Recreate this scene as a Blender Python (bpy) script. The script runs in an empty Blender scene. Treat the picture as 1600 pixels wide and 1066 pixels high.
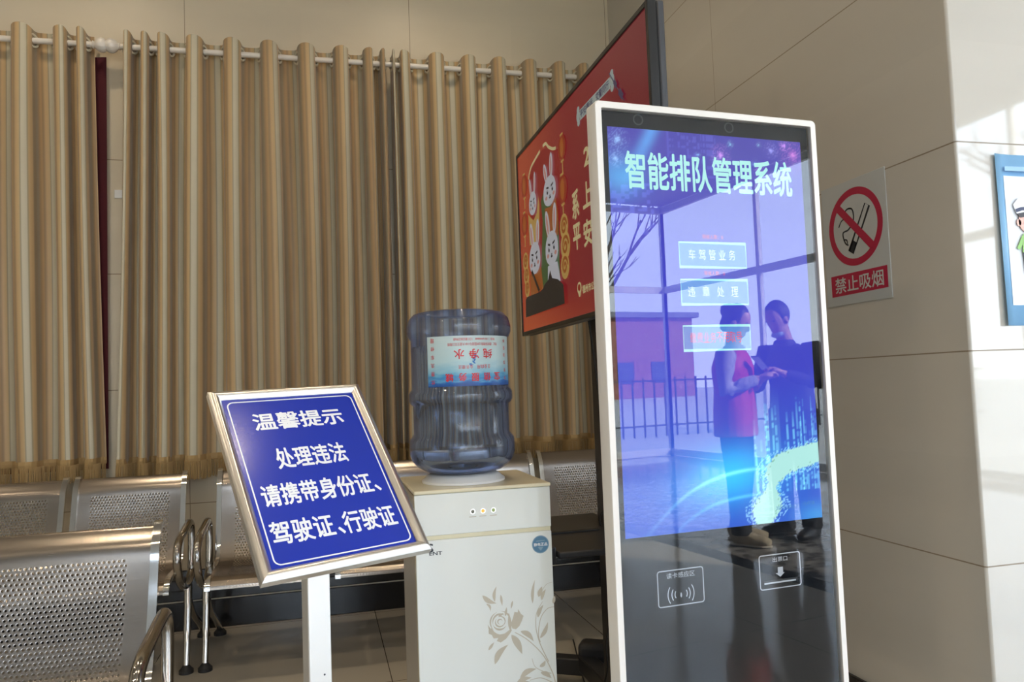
import bpy, bmesh, math, random
from math import sin, cos, pi, radians as RAD, sqrt, exp, hypot
from mathutils import Vector as V, Matrix, Euler

random.seed(7)
SC = bpy.context.scene
COL = SC.collection

# ------------------------------------------------------------------ camera
CAM_H = 1.18
yaw, pit, rol = RAD(14.245), RAD(3.352), RAD(2.099)
fw = V((sin(yaw)*cos(pit), cos(yaw)*cos(pit), sin(pit)))
rt0 = V((cos(yaw), -sin(yaw), 0)); dn0 = fw.cross(rt0)
rt = cos(rol)*rt0 + sin(rol)*dn0
dn = -sin(rol)*rt0 + cos(rol)*dn0
cd = bpy.data.cameras.new('camera'); cd.sensor_width = 36; cd.lens = 1190/1600*36
cd.clip_start = 0.02; cd.clip_end = 400
cam = bpy.data.objects.new('camera', cd); COL.objects.link(cam)
mx = Matrix.Identity(4)
for i in range(3):
    mx[i][0] = rt[i]; mx[i][1] = -dn[i]; mx[i][2] = -fw[i]
mx[2][3] = CAM_H
cam.matrix_world = mx
SC.camera = cam

# ------------------------------------------------------------------ world, sun, exposure
W_STR, SUN_STR, LAMP_W, EXPO = 7.2, 20.0, 3.2, 0.0
SC.view_settings.view_transform = 'Standard'; SC.view_settings.look = 'None'
SC.view_settings.exposure = EXPO; SC.view_settings.gamma = 1.0
SC.view_settings.use_curve_mapping = False
SC.cycles.max_bounces = 10; SC.cycles.diffuse_bounces = 5; SC.cycles.glossy_bounces = 5
SC.cycles.transmission_bounces = 8; SC.cycles.transparent_max_bounces = 16
SC.cycles.caustics_reflective = False; SC.cycles.caustics_refractive = False
SC.cycles.sample_clamp_indirect = 6.0
wd = bpy.data.worlds.new('sky'); SC.world = wd; wd.use_nodes = True
nt = wd.node_tree; nt.nodes.clear()
out = nt.nodes.new('ShaderNodeOutputWorld'); bg = nt.nodes.new('ShaderNodeBackground')
tc = nt.nodes.new('ShaderNodeTexCoord'); sx = nt.nodes.new('ShaderNodeSeparateXYZ')
rp = nt.nodes.new('ShaderNodeValToRGB')
rp.color_ramp.elements[0].position = 0.0; rp.color_ramp.elements[0].color = (0.86, 0.93, 1.0, 1)
rp.color_ramp.elements[1].position = 0.7; rp.color_ramp.elements[1].color = (0.45, 0.65, 1.0, 1)
nt.links.new(tc.outputs['Generated'], sx.inputs[0]); nt.links.new(sx.outputs['Z'], rp.inputs[0])
nt.links.new(rp.outputs[0], bg.inputs[0]); bg.inputs[1].default_value = W_STR
nt.links.new(bg.outputs[0], out.inputs[0])
sun = bpy.data.lights.new('sun', 'SUN'); sun.energy = SUN_STR; sun.angle = RAD(0.6); sun.color = (1.0, 0.92, 0.80)
so = bpy.data.objects.new('sun', sun); COL.objects.link(so)
so.rotation_euler = V((-1.0, -1.3, -0.92)).to_track_quat('-Z', 'Y').to_euler()
so.location = (16, 18, 16)

# ------------------------------------------------------------------ helpers
def lin(c):
    c /= 255.0
    return c/12.92 if c <= 0.04045 else ((c+0.055)/1.055)**2.4
def rgb(r, g, b): return (lin(r), lin(g), lin(b), 1)

def mat(name, col, rough=0.5, metal=0.0, spec=0.5, emit=None, es=0.0, alpha=1, coat=0.0, trans=0.0, ior=1.5, sheen=0.0):
    m = bpy.data.materials.new(name); m.use_nodes = True
    b = m.node_tree.nodes['Principled BSDF']
    b.inputs['Base Color'].default_value = col if len(col) == 4 else (*col, 1)
    b.inputs['Roughness'].default_value = rough; b.inputs['Metallic'].default_value = metal
    b.inputs['Specular IOR Level'].default_value = spec; b.inputs['IOR'].default_value = ior
    b.inputs['Coat Weight'].default_value = coat; b.inputs['Coat Roughness'].default_value = 0.03
    b.inputs['Transmission Weight'].default_value = trans
    b.inputs['Sheen Weight'].default_value = sheen
    if emit:
        b.inputs['Emission Color'].default_value = emit if len(emit) == 4 else (*emit, 1)
        b.inputs['Emission Strength'].default_value = es
    return m

class NT:
    """small node helper"""
    def __init__(s, m): s.t = m.node_tree; s.b = m.node_tree.nodes.get('Principled BSDF')
    def n(s, typ, **kw):
        x = s.t.nodes.new(typ)
        for k, v in kw.items(): setattr(x, k, v)
        return x
    def l(s, a, b): s.t.links.new(a, b)
    def m(s, op, a, b=None, c=None):
        x = s.n('ShaderNodeMath', operation=op)
        for i, v in enumerate((a, b, c)):
            if v is None: continue
            if isinstance(v, (int, float)): x.inputs[i].default_value = v
            else: s.l(v, x.inputs[i])
        return x.outputs[0]
    def mix(s, f, a, b):
        x = s.n('ShaderNodeMix', data_type='RGBA')
        for sock, v in ((x.inputs[0], f), (x.inputs[6], a), (x.inputs[7], b)):
            if isinstance(v, (int, float)): sock.default_value = v
            elif isinstance(v, tuple): sock.default_value = v
            else: s.l(v, sock)
        return x.outputs[2]

def tag(o, label=None, cat=None, group=None, kind=None):
    if label: o['label'] = label
    if cat: o['category'] = cat
    if group: o['group'] = group
    if kind: o['kind'] = kind
    return o

def empty(name, loc, label, cat, group=None, rz=0):
    o = bpy.data.objects.new(name, None); COL.objects.link(o)
    o.location = loc; o.rotation_euler = (0, 0, rz); o.empty_display_size = 0.1
    return tag(o, label, cat, group)

class Fr:
    """a plane frame: origin, right, up, normal"""
    def __init__(s, o, u, v, n=None):
        s.o, s.u, s.v = V(o), V(u).normalized(), V(v).normalized()
        s.n = V(n).normalized() if n else s.u.cross(s.v).normalized()
    def p(s, a, b, c=0.0): return s.o + s.u*a + s.v*b + s.n*c

class MB:
    def __init__(s): s.v = []; s.f = []; s.mi = []; s.uv = {}; s.col = {}
    def add(s, vs, fs, mi=0, uvs=None):
        k = len(s.v); s.v += [tuple(x) for x in vs]
        for f in fs: s.f.append(tuple(i+k for i in f)); s.mi.append(mi)
        if uvs:
            for i, u in enumerate(uvs): s.uv[k+i] = u
        return k
    def box(s, x0, x1, y0, y1, z0, z1, mi=0, fr=None):
        vs = [(x, y, z) for z in (z0, z1) for y in (y0, y1) for x in (x0, x1)]
        if fr: vs = [fr.p(*q) for q in vs]
        s.add(vs, [(0, 2, 3, 1), (4, 5, 7, 6), (0, 1, 5, 4), (2, 6, 7, 3), (0, 4, 6, 2), (1, 3, 7, 5)], mi); return s
    def tube(s, pts, r, seg=12, closed=False, mi=0, flat=None):
        pts = [V(p) for p in pts]; n = len(pts)
        rs = r if isinstance(r, (list, tuple)) else [r]*n
        T = []
        for i in range(n):
            a = pts[(i-1) % n] if (closed or i > 0) else pts[i]
            b = pts[(i+1) % n] if (closed or i < n-1) else pts[i]
            T.append((b-a).normalized())
        up = V((0, 0, 1)) if abs(T[0].z) < 0.9 else V((1, 0, 0))
        N = (up - T[0]*up.dot(T[0])).normalized(); vs = []
        for i in range(n):
            N = (N - T[i]*N.dot(T[i])).normalized(); B = T[i].cross(N)
            for k in range(seg):
                a = 2*pi*k/seg; d = N*cos(a) + B*sin(a)*(flat or 1)
                vs.append(pts[i] + d*rs[i])
        fs = []
        for i in range(n if closed else n-1):
            j = (i+1) % n
            for k in range(seg):
                l = (k+1) % seg; fs.append((i*seg+k, i*seg+l, j*seg+l, j*seg+k))
        if not closed:
            fs.append(tuple(range(seg-1, -1, -1))); fs.append(tuple((n-1)*seg+k for k in range(seg)))
        s.add(vs, fs, mi); return s
    def lathe(s, prof, c=(0, 0, 0), seg=48, mi=0, cap=True):
        vs = []; fs = []; n = len(prof)
        for r, z in prof:
            for k in range(seg):
                a = 2*pi*k/seg; vs.append((c[0]+r*cos(a), c[1]+r*sin(a), c[2]+z))
        for i in range(n-1):
            for k in range(seg):
                l = (k+1) % seg; fs.append((i*seg+k, i*seg+l, (i+1)*seg+l, (i+1)*seg+k))
        if cap:
            fs.append(tuple(range(seg-1, -1, -1))); fs.append(tuple((n-1)*seg+k for k in range(seg)))
        s.add(vs, fs, mi); return s
    def poly(s, fr, pts, c=0.0, mi=0):
        A = sum(pts[i][0]*pts[(i+1) % len(pts)][1]-pts[(i+1) % len(pts)][0]*pts[i][1] for i in range(len(pts)))
        if A < 0: pts = pts[::-1]
        s.add([fr.p(a, b, c) for a, b in pts], [tuple(range(len(pts)))], mi); return s
    def ell(s, fr, a, b, ra, rb, c=0.0, mi=0, rot=0.0, seg=28):
        return s.poly(fr, [(a+ra*cos(t)*cos(rot)-rb*sin(t)*sin(rot), b+ra*cos(t)*sin(rot)+rb*sin(t)*cos(rot))
                           for t in (2*pi*i/seg for i in range(seg))], c, mi)
    def line(s, fr, pts, w, c=0.0, mi=0, closed=False):
        pts = [V((p[0], p[1])) for p in pts]; n = len(pts); ws = w if isinstance(w, list) else [w]*n
        L = []; Rr = []
        for i in range(n):
            a = pts[(i-1) % n] if closed or i else pts[i]; b = pts[(i+1) % n] if closed or i < n-1 else pts[i]
            t = (b-a).normalized(); q = V((-t.y, t.x))
            k = 1.0
            if closed or 0 < i < n-1:
                t1 = (pts[i]-pts[(i-1) % n]).normalized(); k = 1/max(0.5, abs(q.dot(V((-t1.y, t1.x)))))
            L.append(pts[i]+q*ws[i]/2*k); Rr.append(pts[i]-q*ws[i]/2*k)
        vs = [fr.p(p.x, p.y, c) for p in L] + [fr.p(p.x, p.y, c) for p in Rr]
        fs = [(i, n+i, n+(i+1) % n, (i+1) % n) for i in range(n if closed else n-1)]
        s.add(vs, fs, mi); return s
    def ring(s, fr, a, b, r0, r1, c=0.0, mi=0, seg=48, a0=0, a1=2*pi, sq=1.0):
        vs = []; full = abs(a1-a0-2*pi) < 1e-6; n = seg if full else seg+1
        for i in range(n):
            t = a0+(a1-a0)*i/seg; vs += [fr.p(a+r0*cos(t)*sq, b+r0*sin(t), c), fr.p(a+r1*cos(t)*sq, b+r1*sin(t), c)]
        fs = [(2*i, 2*i+1, 2*((i+1) % n)+1, 2*((i+1) % n)) for i in range(n if full else n-1)]
        s.add(vs, fs, mi); return s
    def build(s, name, mats, parent=None, bev=0.0, smooth=False, ang=40, seg=2, kind=None, mods=None):
        me = bpy.data.meshes.new(name); me.from_pydata(s.v, [], s.f)
        mats = mats if isinstance(mats, (list, tuple)) else [mats]
        for m in mats: me.materials.append(m)
        me.polygons.foreach_set('material_index', s.mi)
        if s.uv:
            ul = me.uv_layers.new(name='UVMap')
            for lp in me.loops: ul.data[lp.index].uv = s.uv.get(lp.vertex_index, (0, 0))
        if s.col:
            ca = me.color_attributes.new('paint', 'FLOAT_COLOR', 'POINT')
            for i, c in s.col.items(): ca.data[i].color = (*c, 1)
        me.update()
        if smooth:
            me.polygons.foreach_set('use_smooth', [True]*len(me.polygons)); me.set_sharp_from_angle(angle=RAD(ang))
        o = bpy.data.objects.new(name, me); COL.objects.link(o)
        if bev:
            b = o.modifiers.new('bevel', 'BEVEL'); b.width = bev; b.segments = seg; b.limit_method = 'ANGLE'; b.harden_normals = False
            if not smooth: me.polygons.foreach_set('use_smooth', [True]*len(me.polygons)); me.set_sharp_from_angle(angle=RAD(50))
        if parent:
            o.parent = parent; o.matrix_parent_inverse = Matrix.Identity(4)
            # parts are written in world coordinates; bring them into the parent's space
            bpy_inv = world(parent).inverted(); me.transform(bpy_inv)
        if kind: o['kind'] = kind
        return o

def world(o):
    m = Matrix.LocRotScale(o.location, o.rotation_euler, None)
    return world(o.parent) @ m if o.parent else m

def struct(mb, name, mats, parent=None, **kw): return mb.build(name, mats, parent, kind='structure', **kw)

# text ---------------------------------------------------------------
def glyphs(body, bold=0.0):
    c = bpy.data.curves.new('t', 'FONT'); c.body = body; c.size = 1.0; c.offset = bold; c.resolution_u = 3
    o = bpy.data.objects.new('t', c); COL.objects.link(o)
    dg = bpy.context.evaluated_depsgraph_get(); dg.update()
    me = bpy.data.meshes.new_from_object(o.evaluated_get(dg))
    vs = [(v.co.x, v.co.y) for v in me.vertices]; fs = [tuple(p.vertices) for p in me.polygons]
    bpy.data.objects.remove(o); bpy.data.curves.remove(c); bpy.data.meshes.remove(me)
    return vs, fs
def text(mb, fr, body, a, b, w, h, c=0.0, mi=0, bold=0.0, flip=False, bend=None, rot=0.0, chars=0.0):
    """write body centred at (a,b) filling a box w x h on the frame; chars>0 lays the characters out singly at that pitch"""
    if chars:
        n = len(body); cw = w
        for i, ch in enumerate(body):
            if ch == ' ': continue
            text(mb, fr, ch, a+(i-(n-1)/2)*chars*(-1 if flip else 1), b, cw, h, c, mi, bold, flip, bend, rot)
        return mb
    vs, fs = glyphs(body)
    x0 = min(v[0] for v in vs)-bold; x1 = max(v[0] for v in vs)+bold; y0 = min(v[1] for v in vs)-bold; y1 = max(v[1] for v in vs)+bold
    passes = [(0, 0)] if bold <= 0 else [(bold*cos(k*pi/4), bold*sin(k*pi/4)) for k in range(8)]
    for i, (ox, oy) in enumerate(passes):
        P = []
        for x, y in vs:
            p = ((x+ox-x0)/(x1-x0)-.5)*w; q = ((y+oy-y0)/(y1-y0)-.5)*h
            if flip: p, q = -p, -q
            P.append(bend(a+p, b+q, c+i*6e-6) if bend else fr.p(a+p, b+q, c+i*6e-6))
        mb.add(P, fs, mi)
    return mb

def spline(pts, n=8):
    """Catmull-Rom through 2-D or 3-D points"""
    P = [V(p) for p in pts]; R = []
    for i in range(len(P)-1):
        p0 = P[max(i-1, 0)]; p1 = P[i]; p2 = P[i+1]; p3 = P[min(i+2, len(P)-1)]
        for k in range(n):
            t = k/n
            R.append(0.5*((2*p1)+(p2-p0)*t+(2*p0-5*p1+4*p2-p3)*t*t+(3*p1-p0-3*p2+p3)*t**3))
    R.append(P[-1]); return R

# ------------------------------------------------------------------ materials
def tile_mat(name, base, axis, o1, p1, zo, zp, rough=0.10, spec=0.5, var=0.03, zmin=-1):
    """polished stone tiles: joints every p1 along axis (offset o1) and every zp in height (offset zo)"""
    m = mat(name, base, rough, spec=spec); t = NT(m)
    g = t.n('ShaderNodeNewGeometry'); s = t.n('ShaderNodeSeparateXYZ'); t.l(g.outputs['Position'], s.inputs[0])
    def line(sock, off, pitch, w):
        f = t.m('MULTIPLY_ADD', sock, 1/pitch, -off/pitch+0.5); fr = t.m('FRACT', f)
        d = t.m('ABSOLUTE', t.m('SUBTRACT', fr, 0.5)); return t.m('LESS_THAN', d, w/2/pitch), t.m('FLOOR', f)
    l1, c1 = line(s.outputs[axis], o1, p1, 0.003); l2, c2 = line(s.outputs['Z' if axis != 'Z' else 'Y'], zo, zp, 0.004)
    ln = t.m('MAXIMUM', l1, l2)
    cb = t.n('ShaderNodeCombineXYZ'); t.l(c1, cb.inputs[0]); t.l(c2, cb.inputs[1])
    wn = t.n('ShaderNodeTexWhiteNoise'); t.l(cb.outputs[0], wn.inputs['Vector'])
    mp = t.n('ShaderNodeMapping'); mp.inputs['Scale'].default_value = (0.6, 0.6, 3.0); t.l(g.outputs['Position'], mp.inputs[0])
    ns = t.n('ShaderNodeTexNoise'); ns.inputs['Scale'].default_value = 2.2; ns.inputs['Detail'].default_value = 6
    t.l(mp.outputs[0], ns.inputs['Vector'])
    k = t.m('ADD', t.m('MULTIPLY_ADD', wn.outputs['Value'], var, 1-var/2), t.m('MULTIPLY_ADD', ns.outputs[0], 0.10, -0.05))
    mul = t.n('ShaderNodeMix', data_type='RGBA', blend_type='MULTIPLY'); mul.inputs[0].default_value = 1.0
    mul.inputs[6].default_value = base; cc = t.n('ShaderNodeCombineColor')
    for i in range(3): t.l(k, cc.inputs[i])
    t.l(cc.outputs[0], mul.inputs[7])
    colr = t.mix(ln, mul.outputs[2], (base[0]*0.45, base[1]*0.38, base[2]*0.30, 1))
    t.l(colr, t.b.inputs['Base Color'])
    t.l(t.m('MULTIPLY_ADD', ln, 0.5, rough), t.b.inputs['Roughness'])
    return m, t, s

STONE = (0.61, 0.58, 0.52, 1)
M = {}
M['wall_r'], _, _ = tile_mat('stone_tiles_side', STONE, 'Y', 3.04, 1.295, 0.635, 0.595, rough=0.07)
M['wall_c'], _, _ = tile_mat('stone_tiles_pier', STONE, 'X', 2.96, 1.2, 0.635, 0.595, rough=0.035, spec=0.75)
M['wall_b'], _, _ = tile_mat('stone_tiles_back', (0.72, 0.62, 0.455, 1), 'X', 0.54, 1.2, 0.635, 0.595, rough=0.32)
# floor: cream tiles, a black strip and granite by the entrance
fm = mat('floor_stone', (0.5, 0.45, 0.36, 1), 0.10); t = NT(fm)
g = t.n('ShaderNodeNewGeometry'); s = t.n('ShaderNodeSeparateXYZ'); t.l(g.outputs['Position'], s.inputs[0])
def fl(sock, off, pitch, w):
    fr = t.m('FRACT', t.m('MULTIPLY_ADD', sock, 1/pitch, -off/pitch+0.5))
    return t.m('LESS_THAN', t.m('ABSOLUTE', t.m('SUBTRACT', fr, 0.5)), w/2/pitch)
ln = t.m('MAXIMUM', fl(s.outputs['X'], 0.26, 1.0, 0.004), fl(s.outputs['Y'], 2.2, 1.0, 0.004))
ns = t.n('ShaderNodeTexNoise'); ns.inputs['Scale'].default_value = 1.5; ns.inputs['Detail'].default_value = 7
c_t = t.mix(ns.outputs[0], (0.42, 0.38, 0.31, 1), (0.54, 0.50, 0.42, 1))
c_t = t.mix(ln, c_t, (0.10, 0.085, 0.065, 1))
n2 = t.n('ShaderNodeTexNoise'); n2.inputs['Scale'].default_value = 90; n2.inputs['Detail'].default_value = 3
r2 = t.n('ShaderNodeValToRGB'); r2.color_ramp.elements[0].position = 0.42; r2.color_ramp.elements[1].position = 0.62
r2.color_ramp.elements[0].color = (0.10, 0.095, 0.09, 1); r2.color_ramp.elements[1].color = (0.34, 0.32, 0.30, 1)
t.l(n2.outputs[0], r2.inputs[0])
c_g = t.mix(t.m('GREATER_THAN', s.outputs['X'], 3.12), (0.012, 0.012, 0.013, 1), r2.outputs[0])
cf = t.mix(t.m('GREATER_THAN', s.outputs['X'], 2.96), c_t, c_g)
t.l(cf, t.b.inputs['Base Color'])
M['floor'] = fm
M['ceil'] = mat('ceiling_paint', rgb(168, 164, 158), 0.8)
M['paint'] = mat('wall_paint', rgb(214, 205, 186), 0.6)
M['skirt'] = mat('black_granite', (0.012, 0.012, 0.013, 1), 0.18)
M['white'] = mat('white_powder_coat', rgb(240, 240, 238), 0.35)
M['kiosk_frame'] = mat('white_aluminium', rgb(236, 232, 226), 0.32)
M['black_gloss'] = mat('black_gloss', (0.006, 0.007, 0.009, 1), 0.3, spec=0.05)
M['black'] = mat('black_steel', (0.018, 0.019, 0.022, 1), 0.38)
M['tv_bezel'] = mat('tv_bezel', (0.012, 0.013, 0.014, 1), 0.3)
M['tv_side'] = mat('tv_side', (0.05, 0.053, 0.06, 1), 0.4)
M['rubber'] = mat('black_rubber', (0.015, 0.015, 0.015, 1), 0.6)
M['chrome'] = mat('chrome', (0.78, 0.77, 0.75, 1), 0.08, 1.0)
M['chrome_d'] = mat('dark_chrome', (0.45, 0.43, 0.40, 1), 0.14, 1.0)
M['alu'] = mat('brushed_aluminium', (0.80, 0.79, 0.77, 1), 0.30, 1.0)
M['alu_w'] = mat('satin_silver', (0.78, 0.77, 0.74, 1), 0.38, 0.6)
M['cream'] = mat('cream_plastic', rgb(228, 220, 190), 0.25)
M['disp_white'] = mat('white_glass_panel', rgb(226, 230, 226), 0.12, coat=0.4)
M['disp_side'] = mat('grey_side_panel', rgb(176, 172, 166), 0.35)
M['rose'] = mat('rose_print', rgb(194, 187, 170), 0.25)
M['blue_sign'] = mat('blue_vinyl', rgb(30, 52, 165), 0.16, coat=0.5)
M['letter'] = mat('white_lettering', rgb(232, 234, 236), 0.3)
M['red_print'] = mat('red_print', rgb(182, 46, 76), 0.3)
M['lred'] = mat('label_red', rgb(214, 40, 44), 0.4)
M['dgrey_print'] = mat('dark_grey_print', rgb(48, 52, 58), 0.35)
M['sheet'] = mat('pale_plastic_sheet', rgb(196, 200, 200), 0.2)
M['icon'] = mat('silver_icon_print', rgb(190, 192, 196), 0.3)
M['maroon'] = mat('maroon_cloth', rgb(74, 12, 22), 0.85)
M['rod'] = mat('white_rod', rgb(224, 218, 208), 0.3)
M['grommet'] = mat('cream_grommet', rgb(214, 206, 182), 0.3)
M['fringe'] = mat('gold_brown_fringe', rgb(176, 146, 98), 0.75)
# perforated steel -------------------------------------------------
pm = mat('perforated_steel', (0.37, 0.33, 0.295, 1), 0.24, 1.0); t = NT(pm)
uv = t.n('ShaderNodeUVMap'); su = t.n('ShaderNodeSeparateXYZ'); t.l(uv.outputs[0], su.inputs[0])
PX, PY = 0.0125, 0.0125
row = t.m('FLOOR', t.m('DIVIDE', su.outputs['Y'], PY))
fx = t.m('FRACT', t.m('ADD', t.m('DIVIDE', su.outputs['X'], PX), t.m('MULTIPLY', t.m('MODULO', row, 2), 0.5)))
fy = t.m('FRACT', t.m('DIVIDE', su.outputs['Y'], PY))
d2 = t.m('ADD', t.m('POWER', t.m('SUBTRACT', fx, 0.5), 2), t.m('POWER', t.m('SUBTRACT', fy, 0.5), 2))
hole = t.m('LESS_THAN', d2, 0.245**2)
hole = t.m('MULTIPLY', hole, t.m('LESS_THAN', t.m('ABSOLUTE', su.outputs['X']), 0.165))
hole = t.m('MULTIPLY', hole, t.m('GREATER_THAN', su.outputs['Y'], 0.125))
hole = t.m('MULTIPLY', hole, t.m('LESS_THAN', su.outputs['Y'], 0.72))
dim = t.n('ShaderNodeBump'); dim.inputs['Strength'].default_value = 0.14; dim.inputs['Distance'].default_value = 0.002
ramp = t.n('ShaderNodeMapRange'); ramp.inputs[1].default_value = 0.03; ramp.inputs[2].default_value = 0.14
t.l(d2, ramp.inputs[0])
inside = t.m('MULTIPLY', t.m('LESS_THAN', t.m('ABSOLUTE', su.outputs['X']), 0.165), t.m('GREATER_THAN', su.outputs['Y'], 0.125))
t.l(t.m('MULTIPLY', ramp.outputs[0], inside), dim.inputs['Height']); t.l(dim.outputs[0], t.b.inputs['Normal'])
mp = t.n('ShaderNodeMapping'); mp.inputs['Scale'].default_value = (6, 260, 1); t.l(uv.outputs[0], mp.inputs[0])
nn = t.n('ShaderNodeTexNoise'); nn.inputs['Scale'].default_value = 3; t.l(mp.outputs[0], nn.inputs['Vector'])
t.l(t.m('MULTIPLY_ADD', nn.outputs[0], 0.14, 0.17), t.b.inputs['Roughness'])
tr = t.n('ShaderNodeBsdfTransparent'); mxs = t.n('ShaderNodeMixShader')
t.l(hole, mxs.inputs[0]); t.l(t.b.outputs[0], mxs.inputs[1]); t.l(tr.outputs[0], mxs.inputs[2])
t.l(mxs.outputs[0], pm.node_tree.nodes['Material Output'].inputs[0])
M['perf'] = pm
# clear glass (window panes, kiosk pane) ----------------------------
def schlick(t, f0):
    """two-sided Fresnel weight for a thin pane: f0 + (1-f0)(1-cos)^5"""
    w = t.n('ShaderNodeLayerWeight'); w.inputs[0].default_value = 0.5
    return t.m('MULTIPLY_ADD', t.m('POWER', w.outputs['Facing'], 5.0), 1-f0, f0)
def glass(name, tint=(1, 1, 1, 1), f0=0.04):
    m = bpy.data.materials.new(name); m.use_nodes = True; t = NT(m); t.t.nodes.clear()
    o = t.n('ShaderNodeOutputMaterial')
    a = t.n('ShaderNodeBsdfTransparent'); a.inputs[0].default_value = tint
    g = t.n('ShaderNodeBsdfGlossy'); g.inputs['Roughness'].default_value = 0.0
    x = t.n('ShaderNodeMixShader'); t.l(schlick(t, f0), x.inputs[0]); t.l(a.outputs[0], x.inputs[1]); t.l(g.outputs[0], x.inputs[2])
    t.l(x.outputs[0], o.inputs[0]); return m
M['pane'] = glass('window_glass', (0.98, 0.99, 0.985, 1), 0.012)
M['kglass'] = glass('kiosk_glass', (0.97, 0.98, 0.99, 1), 0.045)
# striped curtain satin ----------------------------------------------
cm = mat('striped_satin', (0.5, 0.36, 0.18, 1), 0.42, spec=0.35, sheen=0.25); t = NT(cm)
uv = t.n('ShaderNodeUVMap'); su = t.n('ShaderNodeSeparateXYZ'); t.l(uv.outputs[0], su.inputs[0])
fr = t.m('FRACT', t.m('DIVIDE', su.outputs['X'], 1.0))
cr = t.n('ShaderNodeValToRGB'); e = cr.color_ramp.elements
stops = [(0.0, (0.56, 0.51, 0.36)), (0.09, (0.54, 0.49, 0.35)), (0.12, (0.33, 0.28, 0.16)), (0.16, (0.54, 0.36, 0.155)), (0.30, (0.52, 0.335, 0.135)), (0.36, (0.24, 0.155, 0.055)), (0.46, (0.26, 0.17, 0.065)), (0.50, (0.26, 0.205, 0.115)), (0.58, (0.28, 0.21, 0.115)),
         (0.62, (0.34, 0.205, 0.08)), (0.70, (0.44, 0.265, 0.095)), (0.76, (0.30, 0.19, 0.075)), (0.82, (0.53, 0.345, 0.145)), (0.90, (0.54, 0.37, 0.16)), (0.93, (0.30, 0.26, 0.16)), (0.955, (0.56, 0.51, 0.36)), (1.0, (0.56, 0.51, 0.36))]
e[0].position = 0; e[0].color = (*stops[0][1], 1); e[1].position = 1; e[1].color = (*stops[-1][1], 1)
for p, c in stops[1:-1]: x = e.new(p); x.color = (*c, 1)
t.l(fr, cr.inputs[0])
wv = t.n('ShaderNodeTexNoise'); wv.inputs['Scale'].default_value = 900
t.l(t.mix(0.12, cr.outputs[0], wv.outputs['Color']), t.b.inputs['Base Color'])
M['curtain'] = cm
# painted-by-vertex emitters (display pictures) -----------------------
def display_mat(name, strength, sp=0.5):
    m = mat(name, (0.004, 0.004, 0.005, 1), 0.25, spec=sp); t = NT(m)
    a = t.n('ShaderNodeAttribute'); a.attribute_name = 'paint'
    t.l(a.outputs['Color'], t.b.inputs['Emission Color']); t.b.inputs['Emission Strength'].default_value = strength
    return m
def glow(name, c, s=1.0, sp=0.5): return mat(name, (0.004, 0.004, 0.004, 1), 0.3, spec=sp, emit=c, es=s)

# ------------------------------------------------------------------ room shell
WX, BY, CY = 1.76, 4.25, 1.745         # side wall, back wall, pier face
XL, XR, YF, H = -6.0, 6.85, -6.95, 3.95
struct(MB().box(XL, XR, YF, BY, -0.12, 0.0), 'floor', M['floor'])
struct(MB().box(XL, 4.95, YF, BY+0.2, H, H+0.15).box(4.95, XR+0.05, YF, CY+0.12, H, H+0.15), 'ceiling', M['ceil'])  # notched beyond the pier so the sun can come in
struct(MB().box(XL, WX, BY, BY+0.2, 0, H), 'wall_back', M['wall_b'])
b = MB().box(WX, 4.9, CY, BY+0.2, 0, H)  # far end cut short to leave room for the added sun opening
b.mi = [0, 0, 1, 0, 0, 0]
struct(b, 'wall_right', [M['wall_r'], M['wall_c']], bev=0.007)
struct(MB().box(XL-0.2, XL, YF, BY+0.2, 0, H), 'wall_left', M['paint'])
struct(MB().box(XL, -2.4, YF-0.2, YF, 0, H), 'wall_front', M['paint'])
struct(MB().box(XL, WX-0.017, BY-0.018, BY, 0, 0.142), 'baseboard_back', M['skirt'], bev=0.003)
struct(MB().box(XL, WX-0.001, BY-0.010, BY, 0.142, 0.148), 'trim_1', M['paint'])
struct(MB().box(XL, WX-0.001, BY-0.014, BY, 0.1485, 0.30), 'shade_band', M['skirt'], bev=0.003)  # black band standing in for the shade under the seats
struct(MB().box(WX-0.016, WX, CY, BY, 0, 0.145), 'baseboard_right', M['skirt'], bev=0.003)

def glazing(name, p0, p1, n, transom):
    """glazed wall from p0 to p1 (x,y) with n bays"""
    p0 = V(p0); p1 = V(p1); L = (p1-p0).length; d = (p1-p0)/L
    fr = Fr((p0.x, p0.y, 0), (d.x, d.y, 0), (0, 0, 1)); f = MB(); g = MB()
    for i in range(n+1):
        a = L*i/n; f.box(a-0.03, a+0.03, 0.0, H, -0.03, 0.03, fr=fr)
    for z in (0.06, transom, H-0.08): f.box(0, L, z-0.05, z+0.05, -0.025, 0.025, fr=fr)
    root = struct(f, name, M['white'])
    g.box(0, L, 0.1, H-0.1, -0.006, 0.006, fr=fr); struct(g, 'glass_pane', M['pane'], root)
    return root
glazing('window_1', (-2.4, YF), (XR, YF), 7, 2.6)
glazing('window_2', (XR, YF), (XR, CY), 4, 2.6)
glazing('added_sun_window', (4.9, CY+0.06), (XR, CY+0.06), 1, 2.6)  # added, unseen opening that lets sun onto the woman in the red vest

# daylight portals at the glazing (they only guide the sky's own light)
def portal(loc, rot, sx, sy):
    l = bpy.data.lights.new('sky_portal', 'AREA'); l.shape = 'RECTANGLE'; l.size = sx; l.size_y = sy; l.cycles.is_portal = True
    o = bpy.data.objects.new('sky_portal', l); COL.objects.link(o); o.location = loc; o.rotation_euler = rot
portal((2.0, YF-0.1, 2.0), (RAD(90), 0, 0), 8.8, 3.9)
portal((XR+0.1, -2.6, 2.0), (RAD(90), 0, RAD(90)), 8.6, 3.9)

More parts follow.
